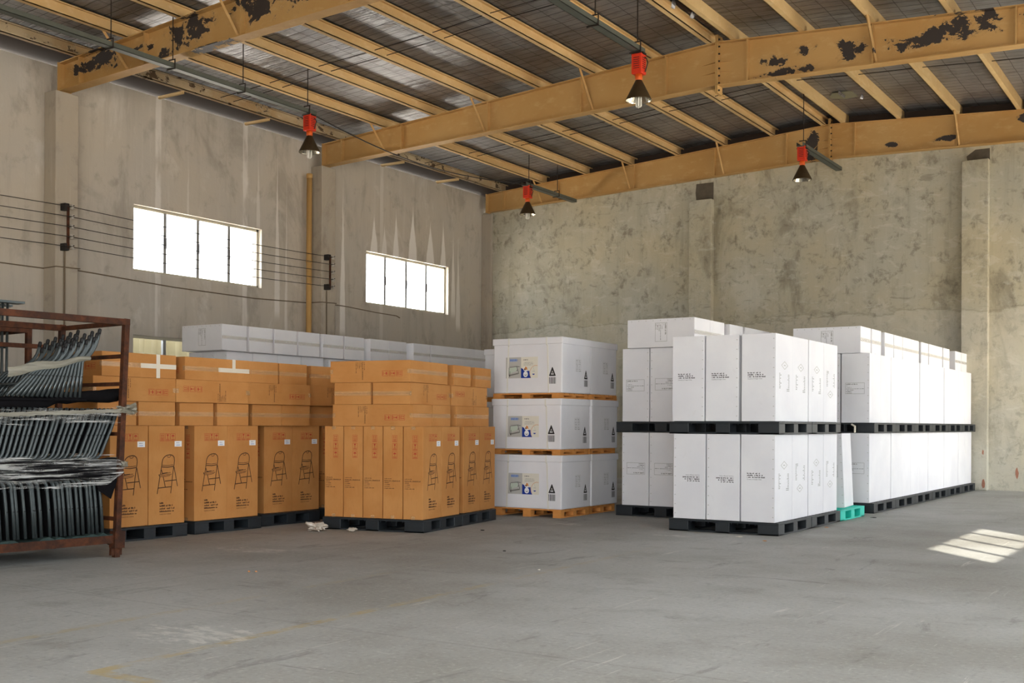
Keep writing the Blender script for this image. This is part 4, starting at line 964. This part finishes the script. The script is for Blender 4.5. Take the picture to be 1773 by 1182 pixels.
    for xs_, dx in ((.235, -.03), (.785, .03)):
        xa = -W+W*xs_; sg = MB(); w_ = .011; t = .004
        pts = [(xa, -e-.001, H+.001), (xa, -e-.001, H-lh_), (xa+dx*.3, -.003, H-lh_-.02), (xa+dx, -.003, 0)]
        for (a, b_, c_), (a2, b2, c2) in zip(pts, pts[1:]): sg.add([(a-w_, b_, c_), (a+w_, b_, c_), (a2+w_, b2, c2), (a2-w_, b2, c2), (a-w_, b_-t, c_), (a+w_, b_-t, c_), (a2+w_, b2-t, c2), (a2-w_, b2-t, c2)], [(4, 5, 6, 7), (0, 4, 7, 3), (1, 2, 6, 5), (0, 3, 2, 1)], 'strap_cream')
        sg.box((xa-w_, -e-.004, H), (xa+w_, D+e, H+.002), 'strap_cream'); sg.build('strap', root)
    return root
def bulk_stack(O, R, ids, lab_where):
    z_ = 0
    for lv, (ph, bh, sh, nm) in enumerate(((.107, .698, .005, 'bottom'), (.072, .660, .012, 'middle'), (.068, .722, -.02, 'top'))):
        for k_ in ids:
            y0 = k_*(GD2+.035); rj = random.Random(lv*7+k_)
            pp = pine_pallet(1.02, GD2-.01, ph, 0); bx = bulk_box(bh, sh)
            mm = Matrix.Translation(O+R @ V((rj.uniform(-.02, .01)-.01, y0, z_))) @ R.to_4x4(); pp.matrix_world = mm
            bx.matrix_world = Matrix.Translation(O+R @ V((rj.uniform(-.012, .012), y0+rj.uniform(-.005, .005), z_+ph+.001))) @ R.to_4x4()
            pos = lab_where[k_]
            tag(pp, 'pine pallet under the %s big white lidded box, %s' % (nm, pos), 'pallet', 'pine pallets under the big white boxes'); tag(bx, ('%s big white lidded box with printed poster, %s' if k_ == 0 else '%s big white lidded box, partly hidden by left white row, %s') % (nm, pos), 'box', 'big white strapped boxes')
        z_ += ph+bh+.004
bulk_stack(V((-7.385, 12.59, 0)), rotz(1.0), (0, 1), {0: 'front column', 1: 'rear column'})
O2 = V((-8.63, 14.2, 0)); z_ = 0
for lv, (ph, bh) in enumerate(((.107, .698), (.072, .660), (.068, .722))):
    pp = pine_pallet(1.02, GD2-.01, ph, 0); bx = bulk_box(bh, 0); pp.location = O2+V((0, 0, z_)); bx.location = O2+V((0, 0, z_+ph+.001)); z_ += ph+bh+.004
    tag(pp, 'pine pallet hidden behind the front column of big white boxes', 'pallet', 'hidden pine pallets'); tag(bx, 'bluish lidded box peeking out left behind the big white boxes' if lv == 2 else 'big white box hidden behind the front column of big boxes', 'box', 'big white strapped boxes behind')

# ------------------------------------------------------------------ rusty racks with chair frames
th = math.radians(5.5)
OK_ = V((-8.472, 6.615, 0)); SDIR = V((-math.sin(th), -math.cos(th), 0)); TDIR = V((-math.cos(th), math.sin(th), 0))
LEAN = -.044
def K(s_, t_, z_): return OK_+SDIR*(s_+LEAN*z_)+TDIR*t_+V((0, 0, z_))
RL, RDP, RHT = 1.42, 1.07, 2.135
def bar(p0, p1, w_, m='rust', w2=None):
    mb = MB(); a, b = V(p0), V(p1); d = (b-a).normalized(); up = V((0, 0, 1)) if abs(d.z) < .8 else TDIR
    s_ = d.cross(up).normalized()*w_/2; u_ = s_.cross(d).normalized()*(w2 or w_)/2
    vs = [p+i*s_+j*u_ for p in (a, b) for i, j in ((-1, -1), (1, -1), (1, 1), (-1, 1))]
    return mb.add(vs, [(0, 1, 2, 3), (7, 6, 5, 4), (0, 4, 5, 1), (1, 5, 6, 2), (2, 6, 7, 3), (3, 7, 4, 0)], m)
rack = tag(empty('steel_rack', OK_), 'rusty steel rack holding three tiers of chair frames, at the left edge', 'rack')
inv = Matrix.Translation(-OK_)
def rk(mb, nm, root=rack, smooth=False):
    mb.v = [tuple(V(v)-V(root.location)) for v in mb.v]; return mb.build(nm, root, smooth)
for s_ in (.02, RL):
    for t_ in (.0, RDP): rk(bar(K(s_, t_, .0), K(s_, t_, RHT), .05), 'post')
for t_ in (.0, RDP):
    rk(bar(K(-.005, t_, RHT-.03), K(RL+.03, t_, RHT-.03), .055), 'top_rail')
    rk(bar(K(.0, t_, .165), K(RL, t_, .165), .06, 'rust', .07), 'base_rail')
rk(bar(K(RL, RDP, RHT-.22), K(.0, RDP, RHT-.22), .04), 'back_rail')
for s_ in (.02, RL):
    rk(bar(K(s_, 0, RHT-.035), K(s_, RDP, RHT-.035), .04), 'side_rail')
    for z_ in (1.80, 1.55, 1.10, .34, .17): rk(bar(K(s_, 0, z_), K(s_, RDP, z_), .034), 'side_rail')
rk(bar(K(.02, -.01, .085), K(.02, -.01, .235), .10, 'rust', .09), 'corner_block')
rk(bar(K(.06, .0, .02), K(.06, .0, .09), .035), 'foot_lug'); rk(bar(K(-.01, .0, .02), K(-.01, .0, .09), .035), 'foot_lug')
rk(bar(K(.03, .02, .10), K(.16, .02, .18), .03), 'corner_brace')
dk = MB(); n_ = 26; rng = random.Random(3)
fr = [K(.06+(RL-.1)*i/n_, -.02+.015*rng.random(), .192-.03*rng.random()) for i in range(n_+1)]
vs = []
for i in range(n_+1):
    s_ = .06+(RL-.1)*i/n_; p = K(s_, RDP-.03, .205); vs += [fr[i], fr[i]+V((0, 0, .028+.012*rng.random())), p, p-V((0, 0, .02))]
rk(dk.add(vs, [q_ for i in range(n_) for q_ in ((4*i, 4*i+4, 4*i+5, 4*i+1), (4*i+1, 4*i+5, 4*i+6, 4*i+2), (4*i+3, 4*i+2, 4*i+6, 4*i+7), (4*i, 4*i+3, 4*i+7, 4*i+4))], 'felt_green'), 'deck_sheet')
def arc(p0, p1, p2, n=5):    # smooth bend between three points (quadratic)
    return [V(p0)*(1-t)**2+V(p1)*2*t*(1-t)+V(p2)*t*t for t in [i/n for i in range(n+1)]]
def chair_frame(lab, grp, pts_fn, t_list, caps=None, zbar=(), rivet=None, panel=None):
    base = pts_fn(t_list[0])[0]; root = tag(empty('chair_frame', base), lab, 'chair frame', grp)
    for n_, t_ in enumerate(t_list):
        pts = pts_fn(t_); mb = MB().tube(pts, .0150, 'tube_paint', 8)
        if rivet is not None and n_ == 0:
            for z_ in rivet:
                for a, b in zip(pts, pts[1:]):
                    if (a.z-z_)*(b.z-z_) <= 0 and a.z != b.z:
                        p = a.lerp(b, (z_-a.z)/(b.z-a.z)); mb.tube([p-TDIR*.0145, p-TDIR*.018], .006, 'rubber', 6); break
        rk(mb, 'side_tube', root, True)
        if caps is not None:
            e_ = pts[-1]; d = (pts[-1]-pts[-2]).normalized(); rk(MB().tube([e_-d*.02, e_+d*.022, e_+d*.03], [.0155, .0155, .010], 'rubber', 8), 'foot_cap', root, True)
    A, B = pts_fn(t_list[0]), pts_fn(t_list[1])
    if panel:
        i0, i1 = panel; pm = MB(); n0 = [(A[i].lerp(B[i], k_)) for i in range(i0, i1+1) for k_ in (.04, .96)]; m_ = len(n0)
        off = SDIR*.006; vs = [p+off for p in n0]+[p+off*2 for p in n0]; fs = []
        for i in range(i1-i0): fs += [(2*i, 2*i+1, 2*i+3, 2*i+2), (m_+2*i, m_+2*i+2, m_+2*i+3, m_+2*i+1)]
        fs += [(0, m_, m_+1, 1), (m_-2, m_-1, 2*m_-1, 2*m_-2)]
        rk(pm.add(vs, fs, 'cloth_black'), 'shade_panel', root)  # black sheet added between the tubes; the packed rack's dark interior put into colour
    for fr_ in zbar:
        i = min(len(A)-1, int(fr_*(len(A)-1))); rk(MB().tube([A[i], B[i]], .010, 'tube_paint', 6), 'crossbar', root, True)
SB = [.108, .150, .205, .245, .29, .332, .40, .425, .458, .50, .552, .605, .672, .735, .76, .82, .88, .925, .985, 1.035, 1.075]
for i, s0 in enumerate(SB):
    def f_(t_, s0=s0, i=i):
        l_ = .010*math.sin(i*1.7); top = [K(s0+.02+l_, t_, .22), K(s0+.045+l_, t_, .45), K(s0+.07+l_, t_, .625)]
        return top+arc(K(s0+.075+l_, t_, .655), K(s0+.085+l_, t_, .70), K(s0+.15+l_, t_, .735))+[K(s0+.30+l_, t_, .80)]
    if i < 21: lab = 'dark grey chair frame, bottom tier of rusty rack, %s from post' % ORD[i]
    else: lab = 'dark grey chair frame in the bottom tier, beyond the left edge of the photo'
    chair_frame(lab, 'bottom tier chair frames', f_, (.055, .50), None, (.25,), (.455,), (0, 4))
SM = [.165, .215, .25, .285, .325, .37, .435, .49, .535, .58, .625, .68, .715, .765, .815, .85, .90, .94, .985, 1.03, 1.075, 1.12, 1.165]
for i, s0 in enumerate(SM):
    def f_(t_, s0=s0, i=i):
        ln = .135*(1-.45*min(1, i/20))
        return [K(s0+.30, t_, .855)]+arc(K(s0+.10, t_, .875), K(s0+.015, t_, .885), K(s0, t_, .96))+[K(s0-ln*.6, t_, 1.16), K(s0-ln, t_, 1.325)]
    if i < 26: lab = 'dark grey chair frame, middle tier of rusty rack, %s from post' % ORD[i]
    else: lab = 'dark grey chair frame in the middle tier, beyond the left edge of the photo'
    chair_frame(lab, 'middle tier chair frames', f_, (.055, .50), None, (.8,), (1.09,), (5, 8))
for i in range(16):
    q0 = i/15.
    def f_(t_, i=i, q0=q0):
        s0 = .41+.044*i; sb = s0-.012-.19*q0**.9; zb = 1.735-.11*q0; tx = s0-.16-.30*q0; tz = 2.005-.13*q0-.03*(i % 3)
        k_ = (t_-.055)*.10
        return [K(s0, t_, 1.42), K(s0*.5+sb*.5, t_, 1.42*.5+zb*.5)]+arc(K(sb, t_, zb), K(tx+.035-k_, t_, zb+.075), K(tx+.006-k_, t_, tz-.05+k_*.3), 7)+[K(tx-.004-k_, t_, tz+k_*.3)]
    if i < 16: lab = 'dark grey chair frame with black caps, top tier, %s from right' % ORD[i]
    else: lab = 'dark grey chair frame in the top tier, beyond the left edge of the photo'
    chair_frame(lab, 'top tier chair frames', f_, (.055, .48), True, (.1,), (1.60,))
# black cloth roll lying on the middle tier
mb = MB(); pts = [K(1.40-.1*i, .10+.012*math.sin(i), 1.365+.004*math.sin(i*1.9)+(.006*i if i > 7 else 0)) for i in range(15)]
pts.append(K(.005, .10, 1.425)); rr = [.05+.004*math.sin(i*2.3) for i in range(len(pts))]; rr[-1] = .042; rr[-4:-1] = [.055, .062, .06]
tag(mb.tube(pts, rr, 'cloth_black', 12).build('cloth_roll', None, True), 'black cloth roll lying between the middle and top tiers of the rusty rack', 'cloth')
tag(MB().add([K(.36, .02, 1.39), K(1.40, .02, 1.385), K(1.40, .60, 1.40), K(.30, .60, 1.405), K(.36, .02, 1.405), K(1.40, .02, 1.40), K(1.40, .60, 1.415), K(.30, .60, 1.42)], [(0, 1, 2, 3), (7, 6, 5, 4), (0, 4, 5, 1), (1, 5, 6, 2), (2, 6, 7, 3), (3, 7, 4, 0)], 'cloth_black').build('divider_sheet'), 'black divider sheet under the top tier of chair frames', 'sheet')
rng = random.Random(8); n_ = 30; vs = []
for i in range(n_+1):
    s_ = .05+1.36*i/n_; a_, b_ = .695+.012*math.sin(i*.9)+.03*(i/n_), .885+.010*math.sin(i*.7+1)
    for t_ in (.004, .016): vs += [K(s_, t_+.006*math.sin(i*1.7), a_), K(s_, t_+.008*math.sin(i*2.1), (a_+b_)/2), K(s_, t_, b_)]
tag(MB().add(vs, [q_ for i in range(n_) for q_ in ((6*i, 6*i+6, 6*i+7, 6*i+1), (6*i+1, 6*i+7, 6*i+8, 6*i+2), (6*i+4, 6*i+10, 6*i+9, 6*i+3), (6*i+5, 6*i+11, 6*i+10, 6*i+4), (6*i+2, 6*i+8, 6*i+11, 6*i+5), (6*i, 6*i+3, 6*i+9, 6*i+6))], 'cloth_black').build('divider_cloth', None, True), 'black cloth between the bottom and middle tiers, under the wide stretch film', 'cloth')
mb = MB(); c0, c1, c2, c3 = K(.03, -.005, .72), K(.30, .02, .80), K(.20, .02, .60), K(.10, -.012, .525)
mb.add([c0, c1, c2, c3]+[p+TDIR*.012 for p in (c0, c1, c2, c3)], [(0, 1, 2, 3), (7, 6, 5, 4), (0, 4, 5, 1), (1, 5, 6, 2), (2, 6, 7, 3), (3, 7, 4, 0)], 'cloth_black')
tag(mb.build('cloth_scrap'), 'black cloth corner hanging beside the rack post under the stretch film', 'cloth')
# stretch film bands
def film(name, lab, rows, mat='film', t0=-.006, seed=1, thick=0):
    rng = random.Random(seed); mb = MB(); n_ = 44; vs = []; R_ = len(rows(0))
    for i in range(n_+1):
        u = i/n_; zs = rows(u); s_ = -.035+(RL+.02)*u; t_ = t0 if u > .02 else t0+.02
        for j, z_ in enumerate(zs): vs.append(K(s_, t_+rng.uniform(-.008, .006), z_+rng.uniform(-.004, .004)))
    mb.add(vs, [(i*R_+j, (i+1)*R_+j, (i+1)*R_+j+1, i*R_+j+1) for i in range(n_) for j in range(R_-1)], mat)
    ob = mb.build(name, None, True); return tag(ob, lab, 'film', 'stretch film around the rack')
film('stretch_film', 'wide band of clear stretch film between the bottom and middle tiers', lambda u: [(.655-.035*min(1, u*3)+.04*u)+((.925-.02*u)-(.655-.035*min(1, u*3)+.04*u))*j/7 if u > .12 else .80+(j/7-.5)*(.04+.24*u/.12) for j in range(8)], 'film', -.03, 1)
film('stretch_film', 'loose clear stretch film over the middle tier of chair frames', lambda u: [1.20-.04*u+.14*j/5 for j in range(6)], 'film', -.02, 2)
film('stretch_film', 'twisted pale film strap across the middle tier, below the black cloth', lambda u: [1.295-.06*u+.035*j/3 for j in range(4)], 'film_dense', -.035, 3)
mb = MB(); rng = random.Random(4)
pts = [K(.395-.06+ .062*i, .03, 1.765-.012*i+.01*math.sin(i)) for i in range(13)]
vs = []
for i, p in enumerate(pts):
    w_ = .018+.022*min(1, i/9.)
    for j in range(4): vs.append(p+V((0, 0, (j/3-.5)*2*w_))+TDIR*(-.01 if j in (1, 2) else .004)+V((rng.uniform(-.003, .003), 0, 0)))
mb.add(vs, [(i*4+j, i*4+4+j, i*4+5+j, i*4+1+j) for i in range(12) for j in range(3)], 'film_dense')
tag(mb.build('stretch_film', None, True), 'pale film strap holding the top tier of chair frames together', 'film', 'stretch film around the rack')
def crumple(name, lab, c, r, mat, seed, cat='litter', flat=.6):
    rng = random.Random(seed); bm = bmesh.new(); bmesh.ops.create_icosphere(bm, subdivisions=3, radius=1)
    from mathutils import noise
    for v in bm.verts:
        d = v.co.normalized(); k_ = .62+.55*noise.noise(d*2.1+V((seed*3.1, 0, 0)))+.45*noise.noise(d*5.3+V((0, seed*1.7, 0)))
        v.co = V((d.x*r[0]*k_, d.y*r[1]*k_, max(-flat, d.z)*r[2]*k_))
    zmin = min(v.co.z for v in bm.verts)
    mb = MB(); bm.verts.index_update(); mb.add([v.co-V((0, 0, zmin)) for v in bm.verts], [[v.index for v in f2.verts] for f2 in bm.faces], mat); bm.free()
    ob = mb.build(name); ob.location = c; return tag(ob, lab, cat)
crumple('film_knot', 'crumpled knot of clear film tied around the rusty rack post', K(-.02, -.01, 1.275), (.10, .14, .07), 'film_dense', 2, 'film')
crumple('film_knot', 'small twist of clear film on the rusty rack post at the lower band', K(.0, -.02, .80), (.05, .06, .05), 'film_dense', 5, 'film')

# second rack and table frames behind
O3 = V((-10.30, 6.93, 0))
rack2 = tag(empty('steel_rack', O3), 'second rusty steel rack standing behind the first at the left edge', 'rack')
def K2(s_, t_, z_): return O3+SDIR*(s_-.01*z_)+TDIR*t_+V((0, 0, z_))
for s_ in (.0, 1.3):
    for t_ in (0, 1.0): rk(bar(K2(s_, t_, 0), K2(s_, t_, 2.16), .05), 'post', rack2)
for t_ in (0, 1.0):
    rk(bar(K2(0, t_, 2.13), K2(1.3, t_, 2.13), .06), 'top_rail', rack2); rk(bar(K2(0, t_, .16), K2(1.3, t_, .16), .06), 'base_rail', rack2)
for s_ in (.0, 1.3): rk(bar(K2(s_, 0, 2.13), K2(s_, 1.0, 2.13), .05), 'side_rail', rack2); rk(bar(K2(s_, 0, .16), K2(s_, 1.0, .16), .05), 'side_rail', rack2)
rk(MB().add([K2(0, 0, .19), K2(1.3, 0, .19), K2(1.3, 1, .19), K2(0, 1, .19), K2(0, 0, .21), K2(1.3, 0, .21), K2(1.3, 1, .21), K2(0, 1, .21)], [(0, 1, 2, 3), (7, 6, 5, 4), (0, 4, 5, 1), (1, 5, 6, 2), (2, 6, 7, 3), (3, 7, 4, 0)], 'felt_green'), 'deck_sheet', rack2)
for i in range(5):
    t_ = .14+.16*i
    root = tag(empty('table_frame', K2(.1, t_, .22)), ['nearest upright table frame with flat top at the far left edge', 'upright table frame behind the nearest one at the far left edge'][min(i, 1)], 'table frame', None if i == 0 else 'table frames behind the first')
    dz = -.02*i
    a, b = K2(.02+.02*i, t_-.03, 2.405+dz), K2(1.25, t_-.03, 2.405+dz)
    rk(bar(a, b, .14 if i == 0 else .05, 'tube_paint', .022), 'top_plate', root)
    for s_ in (.14, .19, .26, .33, .60, .85, 1.1):
        rk(MB().tube([K2(s_, t_, .215), K2(s_+.01, t_, 1.4), K2(s_+.01, t_, 2.395+dz)], .013, 'tube_paint', 8), 'leg', root, True)
    for z_ in (1.95, 1.70, 1.2): rk(MB().tube([K2(.14, t_+.012, z_), K2(1.1, t_+.012, z_)], .010, 'tube_paint', 6), 'crossbar', root, True)

# ------------------------------------------------------------------ litter on the floor
crumple('crumpled_film', 'crumpled pale plastic film on the floor left of the centre brown stack', (-8.72, 9.47, 0), (.17, .10, .075), 'litter_plastic', 7)
crumple('crumpled_film', 'tiny crumpled white film beside the pallet of the centre brown stack', (-8.36, 9.66, 0), (.075, .035, .035), 'litter_plastic', 9)
for i, (p, mname, r, lab) in enumerate((((-7.26, 10.62), 'cloth_black', (.035, .018, .006), 'dark scrap on the floor right of the centre brown stack'), ((-6.76, 6.55), 'print_orange', (.014, .012, .009), 'orange crumb on the open floor, left of a similar one'), ((-6.71, 6.58), 'print_orange', (.012, .01, .008), 'orange crumb on the open floor, right of a similar one'),
        ((-4.59, 11.62), 'paper_cream', (.05, .02, .006), 'pale paper scrap in front of the front white stack'), ((-4.2, 11.35), 'pine', (.03, .02, .006), 'tan splinter near the corner of the front white stack'), ((-4.16, 13.3), 'print_orange', (.03, .02, .006), 'orange scrap beside the right flank of the front white stack'),
        ((-4.1, 15.1), 'cloth_black', (.05, .02, .006), 'dark scrap on the floor beside the teal pallet'), ((-5.9, 9.0), 'cloth_black', (.02, .015, .006), 'dark speck alone on the open floor'), ((-4.9, 8.0), 'paper_cream', (.016, .012, .006), 'pale speck alone on the open floor'))):
    crumple('floor_scrap', lab, (p[0], p[1], 0), r, mname, 20+i)
tag(MB().tube([(-4.33, 15.02, 1.12), (-4.34, 15.06, 1.20), (-4.40, 15.12, 1.225)], .012, 'tape_white', 6).build('strap_end') , 'loose yellowish strap end stuck between the pallets above the leaning carton', 'strap')

for r in PROTO:
    for ch in list(r.children): bpy.data.objects.remove(ch)
    bpy.data.objects.remove(r)
